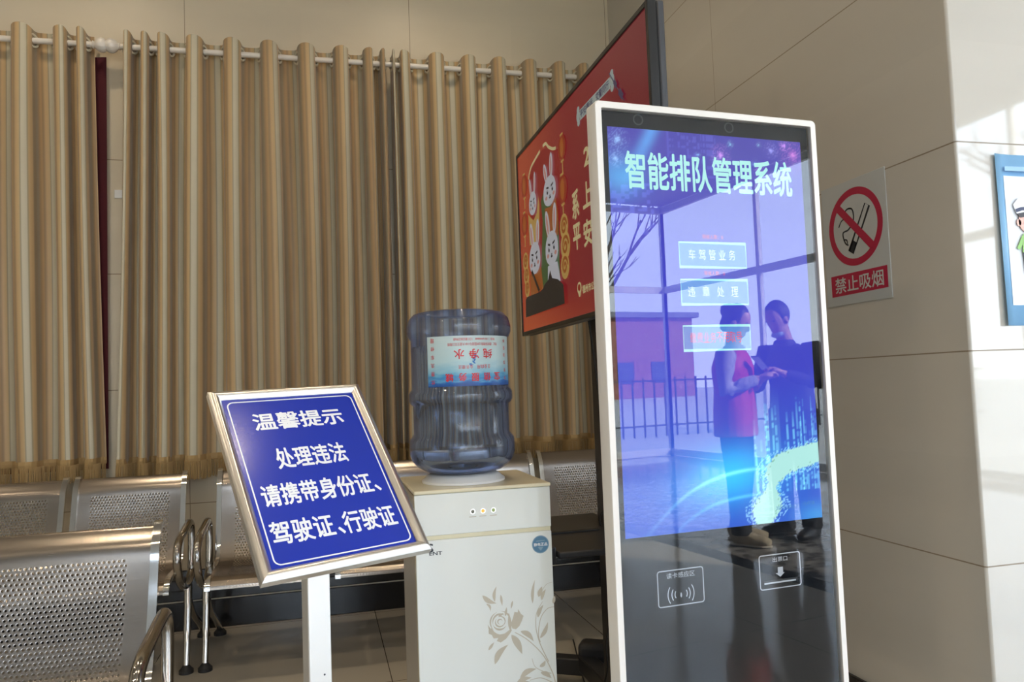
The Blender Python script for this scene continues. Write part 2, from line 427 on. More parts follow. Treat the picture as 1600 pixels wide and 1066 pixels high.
# ceiling downlights --------------------------------------------------
M['lamp'] = mat('lamp_lens', (0.9, 0.9, 0.9, 1), 0.4, emit=(1.0, 0.80, 0.55), es=30)
def downlight(x, y, label):
    r = empty('downlight', (x, y, H), label, 'light', 'ceiling downlights')
    MB().lathe([(0.052, 0.0), (0.07, 0.0), (0.075, -0.006), (0.07, -0.012), (0.055, -0.012), (0.052, 0.0)], (x, y, H), 32, cap=False).build('trim_ring', M['alu'], r, smooth=True)
    MB().lathe([(0.0005, -0.004), (0.052, -0.004)], (x, y, H), 32, cap=False).build('lens', M['lamp'], r)
    l = bpy.data.lights.new('lamp', 'SPOT'); l.energy = LAMP_W*10; l.color = (1.0, 0.80, 0.56); l.shadow_soft_size = 0.05; l.spot_size = RAD(130); l.spot_blend = 0.6
    o = bpy.data.objects.new('lamp', l); COL.objects.link(o); o.parent = r; o.location = (0, 0, -0.02)
for x in (-3.0, -1.2, 0.6):
    for y in (-0.6, 1.4, 3.2):
        downlight(x, y, 'round recessed ceiling downlight with metal trim ring above the hall')
for x in (2.6, 4.4):
    for y in (-0.6, -3.0):
        downlight(x, y, 'round recessed ceiling downlight with metal trim ring above the hall')

# ------------------------------------------------------------------ curtains on the back wall
RY, RZ = 4.13, 2.972                    # rod line
def curtain(name, peaks, label, z0=0.865, zbot=0.775, seed=0, lead=None, tail=None, drift=(0, 0)):
    rnd = random.Random(seed)
    root = empty('curtain', (sum(peaks)/len(peaks), RY, RZ), label, 'curtain', None)
    ztop = RZ+0.060; NP = 22; NR = 26
    # node list: alternate front peaks and back valleys
    nodes = []
    for i, p in enumerate(peaks):
        nodes.append((p, -1))
        if i < len(peaks)-1: nodes.append(((p+peaks[i+1])/2, 1))
    if lead is not None: nodes.insert(0, (lead, 1))
    if tail is not None: nodes.append((tail, 1))
    jit = [(rnd.uniform(-1, 1), rnd.uniform(-1, 1), rnd.uniform(0.75, 1.2)) for _ in nodes]
    def row(k):
        f = (ztop-(ztop+(z0-ztop)*k)) / (ztop-z0)
        pts = []
        nd = []
        for (x, s), (j1, j2, j3) in zip(nodes, jit):
            q_ = (x-nodes[0][0])/(nodes[-1][0]-nodes[0][0]); nd.append((x + f*(drift[0]*(1-q_)**3+drift[1]*q_**3) + 0.016*j1*f + 0.010*j2*sin(3.2*f), s*(0.058*(1-f)+0.064*f*j3)))
        for i in range(len(nd)-1):
            (xa, ya), (xb, yb) = nd[i], nd[i+1]; P = xb-xa
            for q in range(NP//2):
                ph = q/(NP//2)
                bx = min(0.16, 0.012/max(P, 0.02))
                xx = xa+P*(ph+bx*sin(2*pi*ph)); yy = ya+(yb-ya)*(0.5-0.5*cos(pi*ph))
                pts.append((xx, yy + 0.004*f*sin(9*ph*pi+j1*6)))
        pts.append(nd[-1]); return pts
    mid = row(0.5); us = [i/(NP//2)*0.985+0.06*sin(i/(NP//2)*0.8+seed) for i in range(len(mid))]
    mb = MB(); n = len(mid); vs = []; uvs = []; fs = []
    for r in range(NR+1):
        k = r/NR; z = ztop+(z0-ztop)*k
        for i, (x, y) in enumerate(row(k)):
            vs.append((x, RY+y, z + (0.006*cos(i*0.57) if r == 0 else 0))); uvs.append((us[i]+0.02, z))
    for r in range(NR):
        for i in range(n-1): fs.append((r*n+i, r*n+i+1, (r+1)*n+i+1, (r+1)*n+i))
    mb.add(vs, fs, 0, uvs)
    mb.build('drape', M['curtain'], root, smooth=True, ang=80)
    # tasselled fringe along the hem
    hem = row(1.0); fg = MB(); vs = []
    for x, y in hem: vs += [(x, RY+y-0.003, z0+0.028), (x, RY+y-0.006, z0+0.012), (x, RY+y-0.003, z0-0.006)]
    fs = []
    for i in range(n-1):
        for q in range(2): fs.append((3*i+q, 3*i+3+q, 3*i+4+q, 3*i+1+q))
    fg.add(vs, fs)
    L = 0.0; acc = 0.0
    for i in range(n-1):
        a = V((hem[i][0], hem[i][1], 0)); bb = V((hem[i+1][0], hem[i+1][1], 0)); sl = (bb-a).length
        while acc < sl:
            p = a+(bb-a)*(acc/sl); w = rnd.uniform(0.0016, 0.0027); dx = rnd.uniform(-0.004, 0.004); l = zbot+rnd.uniform(-0.006, 0.006)
            fg.tube([(p.x, RY+p.y-0.004, z0), (p.x+dx*0.4, RY+p.y-0.004+rnd.uniform(-.002, .002), (z0+l)/2), (p.x+dx, RY+p.y-0.004, l)], [w, w*1.1, w*1.2], 4)
            acc += 0.0054
        acc -= sl
    fg.build('fringe', M['fringe'], root)
    # eyelets where the cloth crosses the rod
    for i in range(len(nodes)-1):
        (xa, s), (xb, _) = nodes[i], nodes[i+1]; xm = (xa+xb)/2; P = abs(xb-xa)
        tilt = 0.45 if s < 0 else -0.45
        if P < 0.03: tilt *= 0.4
        e = MB(); ring = []
        for k in range(20):
            a = 2*pi*k/20; ring.append((xm+0.031*cos(a)*sin(tilt), RY+0.031*cos(a)*cos(tilt), RZ+0.031*sin(a)))
        e.tube(ring, 0.0058, 8, closed=True); e.build('eyelet', M['grommet'], root, smooth=True, ang=80)
    return root
def pxl(*l): return list(l)
curtain('a', [-1.985, -1.775, -1.585, -1.385, -1.205, -1.120], 'gold striped curtain at the far left, beside the dark red cloth strip', z0=0.875, zbot=0.795, seed=1, tail=-1.080, drift=(0, 0.05))
curtain('b', [-0.908, -0.826, -0.750, -0.595, -0.408, -0.225, -0.034, 0.150, 0.300, 0.372], 'wide gold striped curtain in the middle, behind the blue notice stand', seed=2, lead=-0.945, tail=0.395, drift=(-0.04, 0))
curtain('c', [0.425, 0.476, 0.668, 0.850, 1.022, 1.205, 1.385, 1.530], 'gold striped curtain at the right, partly behind the television', seed=3, lead=0.418, tail=1.60)
def rod(x0, x1, fin, label, side):
    r = empty('curtain_rod', ((x0+x1)/2, RY, RZ), label, 'curtain rod')
    MB().tube([(x0, RY, RZ), (x1, RY, RZ)], 0.0145, 16).build('pole', M['rod'], r, smooth=True)
    s = 1 if side == 'r' else -1
    vs = []; prof = [(0.016, 0.0), (0.020, 0.004), (0.014, 0.010), (0.024, 0.018), (0.033, 0.030), (0.036, 0.043), (0.033, 0.056), (0.022, 0.068), (0.006, 0.075)]
    f = MB(); seg = 40; n = len(prof); fs = []
    for rr, h in prof:
        for k in range(seg):
            a = 2*pi*k/seg; q = rr*(1+0.035*cos(12*a)); vs.append((fin+s*h, RY+q*cos(a), RZ+q*sin(a)))
    for i in range(n-1):
        for k in range(seg): fs.append((i*seg+k, i*seg+(k+1) % seg, (i+1)*seg+(k+1) % seg, (i+1)*seg+k))
    fs += [tuple(range(seg)), tuple((n-1)*seg+k for k in range(seg))]
    f.add(vs, fs); f.build('finial', M['rod'], r, smooth=True, ang=60)
rod(-2.2, -1.075, -1.075, 'short white curtain rod at the far left ending in a ribbed ball finial', 'r')
rod(-0.945, 1.70, -0.945, 'long white curtain rod over the middle and right curtains', 'l')
# dark red cloth strip behind the left curtain
mc = MB(); nn_ = 40; vs = []
for z in (2.945, 0.84):
    for i in range(nn_+1):
        x = -1.80+(0.77)*i/nn_; vs.append((x, 4.215+0.006*sin(i*0.9), z))
mc.add(vs, [(i, i+1, nn_+2+i, nn_+1+i) for i in range(nn_)])
o = mc.build('red_cloth', M['maroon'], None, smooth=True)
tag(o, 'dark red cloth strip hanging against the wall beside the left curtain', 'cloth')
o = MB().box(-1.005, -0.93, BY-0.008, BY, 2.218, 2.262).build('wall_plate', M['white'], None, bev=0.002)
tag(o, 'small pale plate on the wall between the left and middle curtains', 'wall plate')

# ------------------------------------------------------------------ perforated steel benches
def seat_profile(yb):
    """side view (y, z) from the curled top of the back down to the curled seat front; yb = y of the top edge"""
    P = [(0.050, 0.800), (0.051, 0.816), (0.044, 0.825), (0.032, 0.819), (0.014, 0.801), (0.001, 0.784), (-0.008, 0.765), (-0.016, 0.735), (-0.029, 0.69), (-0.050, 0.62),
         (-0.078, 0.54), (-0.098, 0.49), (-0.120, 0.456), (-0.155, 0.434), (-0.20, 0.428), (-0.27, 0.430), (-0.34, 0.432), (-0.395, 0.430), (-0.43, 0.420), (-0.448, 0.402), (-0.450, 0.385)]
    return [(yb+y, z) for y, z in P]
def bench(name_loc, x1, n, w, gap, yb, label, arms, trimless=False):
    root = empty('waiting_bench', (x1-(n*w+(n-1)*gap)/2, yb-0.2, 0), label, 'bench')
    prof = spline([(p[0], p[1]) for p in seat_profile(yb)], 4)
    arc = [0.0]
    for i in range(1, len(prof)): arc.append(arc[-1]+(prof[i]-prof[i-1]).length)
    for k in range(n):
        xr = x1-k*(w+gap); xl = xr-w; xc = (xl+xr)/2; NX = 16
        mb = MB(); vs = []; uvs = []
        for p, a in zip(prof, arc):
            for i in range(NX+1):
                x = xl+0.012+(w-0.024)*i/NX; q = 1-((x-xc)/(w/2))**2
                dish = 0.010*q*min(1, max(0, (a-0.09)/0.12))*min(1, max(0, (0.86-a)/0.2))
                vs.append((x, p.x+dish*0.8, p.y-dish*0.4)); uvs.append((x-xc, a))
        fs = [(j*(NX+1)+i, j*(NX+1)+i+1, (j+1)*(NX+1)+i+1, (j+1)*(NX+1)+i) for j in range(len(prof)-1) for i in range(NX)]
        fs = [tuple(reversed(f)) for f in fs]
        mb.add(vs, fs, 0, uvs); st = mb.build('seat_shell', M['perf'], root, smooth=True, ang=80)
        for xs in (xl+0.010, xr-0.010):
            tr = MB(); pts = [(p.x, p.y) for p in prof[6:]]; vs = []; fs = []
            for i, p in enumerate(prof[3:]):
                a = prof[3+max(i-1, 0)]; bq = prof[min(3+i+1, len(prof)-1)]; tt = (bq-a).normalized(); nn2 = V((-tt.y, tt.x))
                for dx, dn_ in ((-0.011, -0.013), (0.011, -0.013), (0.011, 0.006), (-0.011, 0.006)):
                    vs.append((xs+dx, p.x-nn2.x*dn_*-1, p.y-nn2.y*dn_*-1))
            m_ = len(prof)-3
            for i in range(m_-1):
                for q in range(4): fs.append((4*i+q, 4*i+(q+1) % 4, 4*i+4+(q+1) % 4, 4*i+4+q))
            fs += [(3, 2, 1, 0), tuple(4*(m_-1)+q for q in range(4))]
            tr.add(vs, fs); tr.build('side_rail', M['chrome'], st, bev=0.003, seg=2)
    xl = x1-(n*w+(n-1)*gap)
    MB().box(xl-0.02, x1+0.02, yb-0.215, yb-0.145, 0.335, 0.385).build('beam', M['black'], root, bev=0.006)
    for x, who in ((xl-0.030, 'l'), (x1+0.030, 'r')):
        yb0 = yb-0.09
        if who in arms:
            loop = [(x, yb0, 0.40), (x, yb0+0.012, 0.50), (x, yb0+0.012, 0.580), (x, yb0-0.012, 0.612), (x, yb0-0.06, 0.617), (x, yb0-0.20, 0.600), (x, yb0-0.285, 0.587),
                    (x, yb0-0.335, 0.562), (x, yb0-0.352, 0.515), (x, yb0-0.335, 0.465), (x, yb0-0.285, 0.415), (x, yb0-0.20, 0.375), (x, yb0-0.08, 0.365)]
            pts = spline(loop+[loop[0]], 5)[:-1]
            MB().tube(pts, 0.0165, 14, closed=True).build('armrest', M['chrome_d'], root, smooth=True, ang=80)
        lg = MB()
        lg.tube(spline([(x, yb-0.185, 0.36), (x, yb-0.195, 0.27), (x, yb-0.225, 0.14), (x, yb-0.250, 0.03)], 6), [0.017]*6+[0.016]*6+[0.0135]*7, 12)
        lgo = lg.build('leg', M['chrome_d'], root, smooth=True, ang=60)
        MB().lathe([(0.012, 0.035), (0.022, 0.022), (0.030, 0.014), (0.030, 0.0)], (x, yb-0.252, 0), 20).build('foot', M['rubber'], lgo, smooth=True)
        lg = MB()
        lg.tube(spline([(x, yb-0.175, 0.30), (x, yb-0.06, 0.20), (x, yb+0.13, 0.10), (x, yb+0.255, 0.03)], 6), 0.0145, 12)
        lgo = lg.build('leg', M['chrome_d'], root, smooth=True, ang=60)
        MB().lathe([(0.012, 0.035), (0.022, 0.022), (0.030, 0.014), (0.030, 0.0)], (x, yb+0.258, 0), 20).build('foot', M['rubber'], lgo, smooth=True)
    return root
bench('A', -0.612, 3, 0.474, 0.030, 3.85, 'perforated steel bench under the left curtain, half behind the nearer bench', 'lr')
bench('B', 1.585, 4, 0.492, 0.031, 3.85, 'perforated steel bench against the back wall, behind the notice stand and water dispenser', 'l')
bench('C', -0.437, 2, 0.492, 0.031, 2.31, 'nearest perforated steel bench at the bottom left of the photo', 'lr')

# ------------------------------------------------------------------ television and its stand
TX, TY1 = 0.85, 3.15
TV = Fr((TX, TY1, 1.39), (0, -1, 0), (0, 0, 1), (-1, 0, 0))
TW, TH = 1.375, 0.785
tv = empty('television', (TX+0.03, TY1-TW/2, 1.39), 'large black television showing a red poster with white cartoon rabbits', 'television')
def ring_frame(fr, a0, a1, b0, b1, w, c0, c1):
    m = MB()
    m.box(a0, a0+w, b0, b1, c0, c1, fr=fr); m.box(a1-w, a1, b0, b1, c0, c1, fr=fr)
    m.box(a0+w, a1-w, b0, b0+w, c0, c1, fr=fr); m.box(a0+w, a1-w, b1-w, b1, c0, c1, fr=fr); return m
ring_frame(TV, 0, TW, 0, TH, 0.016, -0.022, 0.004).build('bezel', M['tv_bezel'], tv, bev=0.002)
MB().box(0.0, TW, 0.0, TH, -0.045, -0.0225, fr=TV).build('back_cover', M['tv_side'], tv, bev=0.006)
MB().box(0.35, 1.02, 0.10, 0.55, -0.075, -0.0455, fr=TV).build('rear_housing', M['tv_bezel'], tv, bev=0.01)
# painted picture: warm orange at the left and bottom, crimson in the middle
def grid(fr, a0, a1, b0, b1, na, nb, c, fn):
    m = MB(); vs = []; fs = []
    for j in range(nb+1):
        for i in range(na+1):
            s_, t_ = i/na, j/nb; vs.append(fr.p(a0+(a1-a0)*s_, b0+(b1-b0)*t_, c)); m.col[len(vs)-1] = fn(s_, t_)
    for j in range(nb):
        for i in range(na): fs.append((j*(na+1)+i, j*(na+1)+i+1, (j+1)*(na+1)+i+1, (j+1)*(na+1)+i))
    m.add(vs, fs); return m
def lerp(a, b, t): t = max(0, min(1, t)); return tuple(x+(y-x)*t for x, y in zip(a, b))
def tvpic(s, t):
    c = lerp((0.34, 0.045, 0.018), (0.20, 0.008, 0.016), (s-0.08)/0.40)
    c = lerp(c, (0.15, 0.008, 0.018), (s-0.5)/0.5)
    k = max(0, 1-t/0.16)*max(0, 1-s/0.9); c = lerp(c, (0.42, 0.07, 0.02), k*0.8)
    return c
M['tvpic'] = display_mat('television_picture', 0.7)
tvs = grid(TV, 0.016, TW-0.016, 0.016, TH-0.016, 60, 34, 0.0005, tvpic).build('screen', M['tvpic'], tv)
E1 = 0.45
T = {k: glow('tv_'+k, v, E1) for k, v in dict(white=(0.62, 0.62, 0.66), pink=(0.62, 0.30, 0.26), ear=(0.60, 0.36, 0.26), dark=(0.02, 0.02, 0.03), black=(0.015, 0.014, 0.016), gold=(0.60, 0.36, 0.10), green=(0.06, 0.13, 0.04),
     lant=(0.36, 0.03, 0.012), lantc=(0.50, 0.13, 0.02), cream=(0.72, 0.60, 0.30), red=(0.34, 0.010, 0.016), banner=(0.42, 0.48, 0.44), blue=(0.10, 0.16, 0.36), brown=(0.40, 0.11, 0.02), ink=(0.06, 0.05, 0.12)).items()}
def tvbuild(m, name, keys): return m.build(name, [T[k] for k in keys], tvs)
L0 = 0.0012
m = MB(); m.poly(TV, [(0.19, 0.16), (0.19, 0.632), (0.233, 0.672), (0.30, 0.682), (0.36, 0.694), (0.43, 0.688), (0.53, 0.642), (0.575, 0.640), (0.57, 0.40), (0.55, 0.16)], L0)
tvbuild(m, 'red_arch', ['red'])
m = MB(); m.line(TV, [tuple(p) for p in spline([(0.186, 0.631), (0.20, 0.652), (0.233, 0.672), (0.29, 0.684), (0.36, 0.696)], 5)], 0.012, L0*2)
m.line(TV, [tuple(p) for p in spline([(0.40, 0.702), (0.44, 0.700), (0.47, 0.678), (0.52, 0.655), (0.56, 0.645)], 5)], 0.012, L0*2)
tvbuild(m, 'gold_scroll_line', ['cream'])
m = MB(); m.poly(TV, [(0.30, 0.165), (0.36, 0.42), (0.345, 0.50), (0.39, 0.53), (0.45, 0.51), (0.50, 0.42), (0.555, 0.38), (0.55, 0.16)], L0*1.6)
tvbuild(m, 'green_backdrop', ['green'])
def lantern(a, b, r):
    m = MB(); m.ell(TV, a, b, r*0.95, r, L0*2, 0); m.ell(TV, a, b, r*0.45, r*0.75, L0*2.4, 1)
    m.box(a-r*0.35, a+r*0.35, b+r*0.95, b+r*1.12, L0*2, L0*2.2, 2, TV); m.box(a-r*0.35, a+r*0.35, b-r*1.12, b-r*0.95, L0*2, L0*2.2, 2, TV)
    m.box(a-0.004, a+0.004, b-r*2.0, b-r*1.1, L0*2, L0*2.2, 2, TV)
    tvbuild(m, 'lantern', ['lant', 'lantc', 'gold'])
for a, b, r in ((0.114, 0.622, 0.048), (0.098, 0.464, 0.048), (0.617, 0.478, 0.052), (0.628, 0.625, 0.046)): lantern(a, b, r)
m = MB()
def swirl(a, b, r, d=1, mi=0):
    pts = [(a+d*r*(1-k/26)*cos(k*0.42), b+r*(1-k/26)*sin(k*0.42)) for k in range(24)]
    m.line(TV, pts, 0.012, L0*2.6, 1)
for grp in (((0.618, 0.345, 0.040), (0.625, 0.275, 0.046), (0.612, 0.205, 0.042)), ((0.095, 0.305, 0.036), (0.100, 0.245, 0.036), (0.105, 0.19, 0.032))):
    m = MB()
    for a, b, r in grp: m.ell(TV, a, b, r*1.12, r*1.12, L0*2.2, 0); swirl(a, b, r*0.8)
    tvbuild(m, 'gold_cloud', ['gold', 'brown'])
def rabbit(a, b, ra, rb, ears, body, coat, sc=1.0, tilt=0):
    m = MB()
    if body: m.poly(TV, body, L0*3, 3)
    for (e0, e1, wd) in ears:
        d = V((e1[0]-e0[0], e1[1]-e0[1])); L = d.length; an = math.atan2(d.y, d.x); c = ((e0[0]+e1[0])/2, (e0[1]+e1[1])/2)
        m.ell(TV, c[0], c[1], L*0.56, wd, L0*4, 0, an); m.ell(TV, c[0], c[1]-L*0.02, L*0.42, wd*0.5, L0*4.5, 1, an)
    pts = []
    for i in range(36):
        t = 2*pi*i/36; k = 1.0+0.10*max(0, -sin(t))*abs(cos(t))*1.6
        pts.append((a+ra*k*cos(t), b+rb*sin(t)))
    m.poly(TV, pts, L0*5, 0)
    for s_ in (-1, 1):
        m.ell(TV, a+s_*ra*0.40+tilt*ra*0.3, b-rb*0.02, ra*0.115, rb*0.15, L0*5.6, 2)
        m.ell(TV, a+s_*ra*0.40+tilt*ra*0.3+ra*0.05, b+rb*0.05, ra*0.05, rb*0.05, L0*6, 0)
        m.line(TV, [(a+s_*ra*0.18+tilt*ra*0.3, b+rb*0.22), (a+s_*ra*0.55+tilt*ra*0.3, b+rb*0.32)], 0.006*sc, L0*5.6, 2)
        m.ell(TV, a+s_*ra*0.60+tilt*ra*0.2, b-rb*0.36, ra*0.18, rb*0.13, L0*5.4, 1)
    m.ell(TV, a+tilt*ra*0.3, b-rb*0.34, ra*0.08, rb*0.05, L0*5.8, 2)
    m.line(TV, [(a-ra*0.12+tilt*ra*0.3, b-rb*0.50), (a+tilt*ra*0.3, b-rb*0.45), (a+ra*0.12+tilt*ra*0.3, b-rb*0.50)], 0.006*sc, L0*5.8, 2)
    tvbuild(m, 'rabbit', ['white', 'pink', 'dark', coat])
rabbit(0.245, 0.518, 0.053, 0.047, [((0.222, 0.55), (0.206, 0.622), 0.014), ((0.268, 0.555), (0.282, 0.632), 0.014)], [(0.17, 0.36), (0.165, 0.49), (0.20, 0.47), (0.24, 0.45), (0.29, 0.47), (0.32, 0.53), (0.33, 0.49), (0.31, 0.36)], 'gold')
rabbit(0.475, 0.510, 0.078, 0.056, [((0.44, 0.555), (0.412, 0.622), 0.020), ((0.497, 0.56), (0.504, 0.642), 0.020)], [(0.40, 0.38), (0.40, 0.46), (0.47, 0.45), (0.54, 0.47), (0.56, 0.40), (0.55, 0.33), (0.42, 0.33)], 'brown', 1.2, 0.3)
rabbit(0.245, 0.296, 0.078, 0.064, [((0.220, 0.345), (0.197, 0.440), 0.023), ((0.285, 0.345), (0.300, 0.437), 0.023)], [(0.16, 0.15), (0.16, 0.24), (0.24, 0.24), (0.32, 0.25), (0.34, 0.16)], 'brown', 1.3)
rabbit(0.474, 0.294, 0.078, 0.064, [((0.443, 0.345), (0.415, 0.440), 0.023), ((0.510, 0.35), (0.525, 0.448), 0.023)], [(0.40, 0.16), (0.41, 0.235), (0.47, 0.24), (0.53, 0.235), (0.56, 0.16)], 'white', 1.3)
m = MB(); m.poly(TV, [(0.085, 0.072), (0.092, 0.145), (0.115, 0.155), (0.30, 0.152), (0.345, 0.158), (0.38, 0.175), (0.42, 0.182), (0.45, 0.215), (0.472, 0.182), (0.54, 0.168), (0.60, 0.140), (0.607, 0.072)], L0*6.5)
m.line(TV, [(0.30, 0.155), (0.20, 0.25)], 0.018, L0*6.5)
tvbuild(m, 'dark_podium', ['black'])
for body, x_, y_, w_, h_ in (('2', 0.874, 0.520, 0.055, 0.062), ('023', 1.01, 0.520, 0.17, 0.062), ('系', 0.748, 0.392, 0.070, 0.100), ('上', 0.862, 0.398, 0.080, 0.085), ('平', 0.748, 0.282, 0.076, 0.090), ('安', 0.855, 0.275, 0.080, 0.088)):
    m = MB(); text(m, TV, body, x_, y_, w_, h_, L0*2, bold=0.03); tvbuild(m, 'slogan_lettering', ['cream'])
m = MB(); m.ell(TV, 0.752, 0.107, 0.021, 0.021, L0*2); m.ell(TV, 0.752, 0.109, 0.013, 0.012, L0*2.5, 1); m.poly(TV, [(0.74, 0.088), (0.764, 0.088), (0.758, 0.078), (0.746, 0.078)], L0*2)
text(m, TV, '德州市公安局', 0.865, 0.098, 0.165, 0.028, L0*2, bold=0.03)
tvbuild(m, 'agency_lettering', ['cream', 'lant'])
m = MB()
bu = V((1.112-0.812, 0.669-0.671)); 
m.poly(TV, [(0.828, 0.652), (0.828, 0.687), (1.098, 0.688), (1.098, 0.653)], L0*2, 0)
for a, s_ in ((0.812, -1), (1.115, 1)):
    m.ell(TV, a, 0.671, 0.017, 0.020, L0*2.3, 0); m.ell(TV, a-s_*0.002, 0.692, 0.013, 0.012, L0*2.3, 0); m.ell(TV, a-s_*0.002, 0.650, 0.013, 0.012, L0*2.3, 0)
text(m, TV, '平安春运', 0.893, 0.670, 0.118, 0.027, L0*3, 1, 0.025); text(m, TV, '交警同行', 1.035, 0.670, 0.110, 0.027, L0*3, 1, 0.025)
tvbuild(m, 'banner_scroll', ['banner', 'ink'])
m = MB(); m.line(TV, [(1.097, 0.700), (1.135, 0.655), (1.20, 0.578)], 0.004, L0*3.5)
m.line(TV, [(1.132, 0.662), (1.148, 0.640)], 0.016, L0*3.6); m.line(TV, [(1.166, 0.620), (1.190, 0.592)], 0.020, L0*3.6)
tvbuild(m, 'ink_brush', ['ink'])

st = empty('television_stand', (1.0, 2.46, 0), 'black floor stand with pole, tray and splayed feet under the television', 'stand')
MB().box(0.945, 1.0, 2.515, 2.585, 0.06, 1.95).build('pole', M['black'], st, bev=0.006)
MB().box(0.927, 0.944, 2.12, 2.90, 1.60, 1.95).build('mount_plate', M['black'], st, bev=0.003)
tr_ = MB()
tr_.box(0.66, 0.99, 2.14, 2.74, 0.672, 0.692)
ty = tr_.build('tray', M['black'], st, bev=0.006)
MB().box(0.715, 0.885, 2.405, 2.425, 0.6925, 0.697).build('cable_slot', M['rubber'], ty)
MB().box(0.64, 0.659, 2.16, 2.72, 0.655, 0.705).build('tray_lip', M['black'], ty, bev=0.004)
MB().box(0.955, 1.02, 2.26, 2.90, 0.055, 0.12).build('base_bar', M['black'], st, bev=0.006)
for y, d in ((2.90, 0.12), (2.22, -0.12)):
    a = V((1.05, y-d*0.15, 0)); bq = V((0.66, y+d*1.9, 0)); L = (bq-a).length; u_ = (bq-a)/L
    f_ = Fr(a, u_, (0, 0, 1)); lg = MB().box(-0.06, L, 0.035, 0.100, -0.030, 0.030, fr=f_).build('leg', M['black'], st, bev=0.006)
    MB().box(-0.07, 0.09, 0.1005, 0.165, -0.045, 0.045, fr=f_).build('joint_block', M['black'], lg, bev=0.02, seg=3)
    for k in (0.02, L-0.05):
        p = f_.p(k, 0, 0); MB().lathe([(0.022, 0.0), (0.024, 0.012), (0.020, 0.0345)], (p.x, p.y, 0), 16).build('foot', M['rubber'], lg, smooth=True)
cb = empty('video_cable', (0.94, 2.50, 1.4), 'dark cable with a blue plug hanging down beside the television stand pole', 'cable')
MB().tube(spline([(0.925, 2.54, 1.42), (0.928, 2.50, 1.25), (0.932, 2.47, 1.08), (0.945, 2.47, 0.985)], 8), 0.0035, 8).build('cord', M['rubber'], cb, smooth=True)
M['plug'] = mat('blue_plug', rgb(40, 70, 170), 0.4)
MB().box(0.935, 0.962, 2.462, 2.480, 0.945, 0.985).build('blue_plug', M['plug'], cb, bev=0.004)
MB().box(0.930, 0.968, 2.46, 2.485, 0.885, 0.944).build('black_adapter', M['black'], cb, bev=0.004)
MB().tube(spline([(0.950, 2.47, 0.886), (0.948, 2.47, 0.78), (0.915, 2.48, 0.71), (0.945, 2.48, 0.60), (0.95, 2.49, 0.42), (0.928, 2.50, 0.30), (0.93, 2.52, 0.18), (0.935, 2.70, 0.02), (1.10, 3.4, 0.008)], 8), 0.003, 8).build('power_cord', M['rubber'], cb, smooth=True)

# ------------------------------------------------------------------ queue kiosk
KT = RAD(4.8); KO = (0.927, 1.627, 0)
K = Fr(KO, (cos(KT), sin(KT), 0), (0, 0, 1))          # normal points to the viewer
ks = empty('queue_kiosk', KO, 'tall white framed queue kiosk with a glowing blue touch screen', 'kiosk', rz=KT)
KW, KTOP = 0.309, 1.824
fm_ = MB()
def rrect(w0, w1, h0, h1, r, n=6):
    pts = []
    for cx, cy, a0 in ((w1-r, h1-r, 0), (w0+r, h1-r, pi/2), (w0+r, h0+r, pi), (w1-r, h0+r, 3*pi/2)):
        for i in range(n+1): pts.append((cx+r*cos(a0+pi/2*i/n), cy+r*sin(a0+pi/2*i/n)))
    return pts
o_ = rrect(-KW, KW, 0.03, KTOP, 0.012); i_ = rrect(-KW+0.0165, KW-0.0165, 0.06, KTOP-0.0165, 0.004); n_ = len(o_)
prof = [(0, -0.040, 0), (0, 0.001, 0), (0.0, 0.004, 0.12), (0, 0.004, 1.0), (0, -0.006, 1.0)]
vs = []
for (k, c, w) in prof:
    for (oa, ob), (ia, ib) in zip(o_, i_): vs.append(K.p(oa+(ia-oa)*w, ob+(ib-ob)*w, c))
fs = [(j*n_+i, j*n_+(i+1) % n_, (j+1)*n_+(i+1) % n_, (j+1)*n_+i) for j in range(len(prof)-1) for i in range(n_)]
fm_.add(vs, fs); fm_.build('frame', M['kiosk_frame'], ks, smooth=True, ang=35)
MB().box(-KW+0.004, KW-0.004, 0.035, KTOP-0.004, -0.046, -0.0285, fr=K).build('back_panel', M['kiosk_frame'], ks)
MB().box(-KW+0.017, KW-0.017, 0.061, KTOP-0.017, -0.028, -0.012, fr=K).build('black_panel', M['black_gloss'], ks)
gl = MB().box(-KW+0.017, KW-0.017, 0.061, KTOP-0.017, -0.004, -0.001, fr=K); gl.build('front_glass', M['kglass'], ks)
MB().box(-0.30, 0.30, 0.0, 0.029, -0.20, 0.16, fr=K).build('base_plate', M['kiosk_frame'], ks, bev=0.008)
for a in (-0.19, 0.06):
    MB().ring(K, a, 1.792, 0.010, 0.0135, -0.0118, seg=32).build('lens_ring', M['black'], ks)
# the picture on the display
SA0, SA1, SZ0, SZ1 = -0.272, 0.270, 0.828, 1.770
rk = random.Random(5)
fire = [(-0.247, 1.741, 0.020, (0.5, 0.9, 1)), (-0.254, 1.696, 0.014, (0.6, 0.9, 1)), (-0.032, 1.718, 0.006, (0.4, 1, 0.9)), (0.144, 1.754, 0.006, (0.5, 1, 0.8)), (0.031, 1.722, 0.018, (0.9, 0.4, 0.8)),
        (0.06, 1.75, 0.007, (0.4, 1, .8)), (0.13, 1.705, 0.008, (0.4, 0.8, 1)), (0.14, 1.69, 0.010, (0.9, 0.3, 0.6)), (0.18, 1.742, 0.014, (0.6, 0.6, 1)), (0.22, 1.758, 0.012, (0.9, 0.4, 0.8)), (0.245, 1.735, 0.028, (0.9, 0.25, 0.5)), (0.02, 1.70, 0.012, (.4, .6, 1))]
rain = []
for i in range(26):
    a = rk.uniform(0.085, 0.268); rain.append((a, rk.uniform(0.98, 1.12)+0.25*max(0, (a-0.15)), rk.uniform(0.0018, 0.0042), rk.random()))
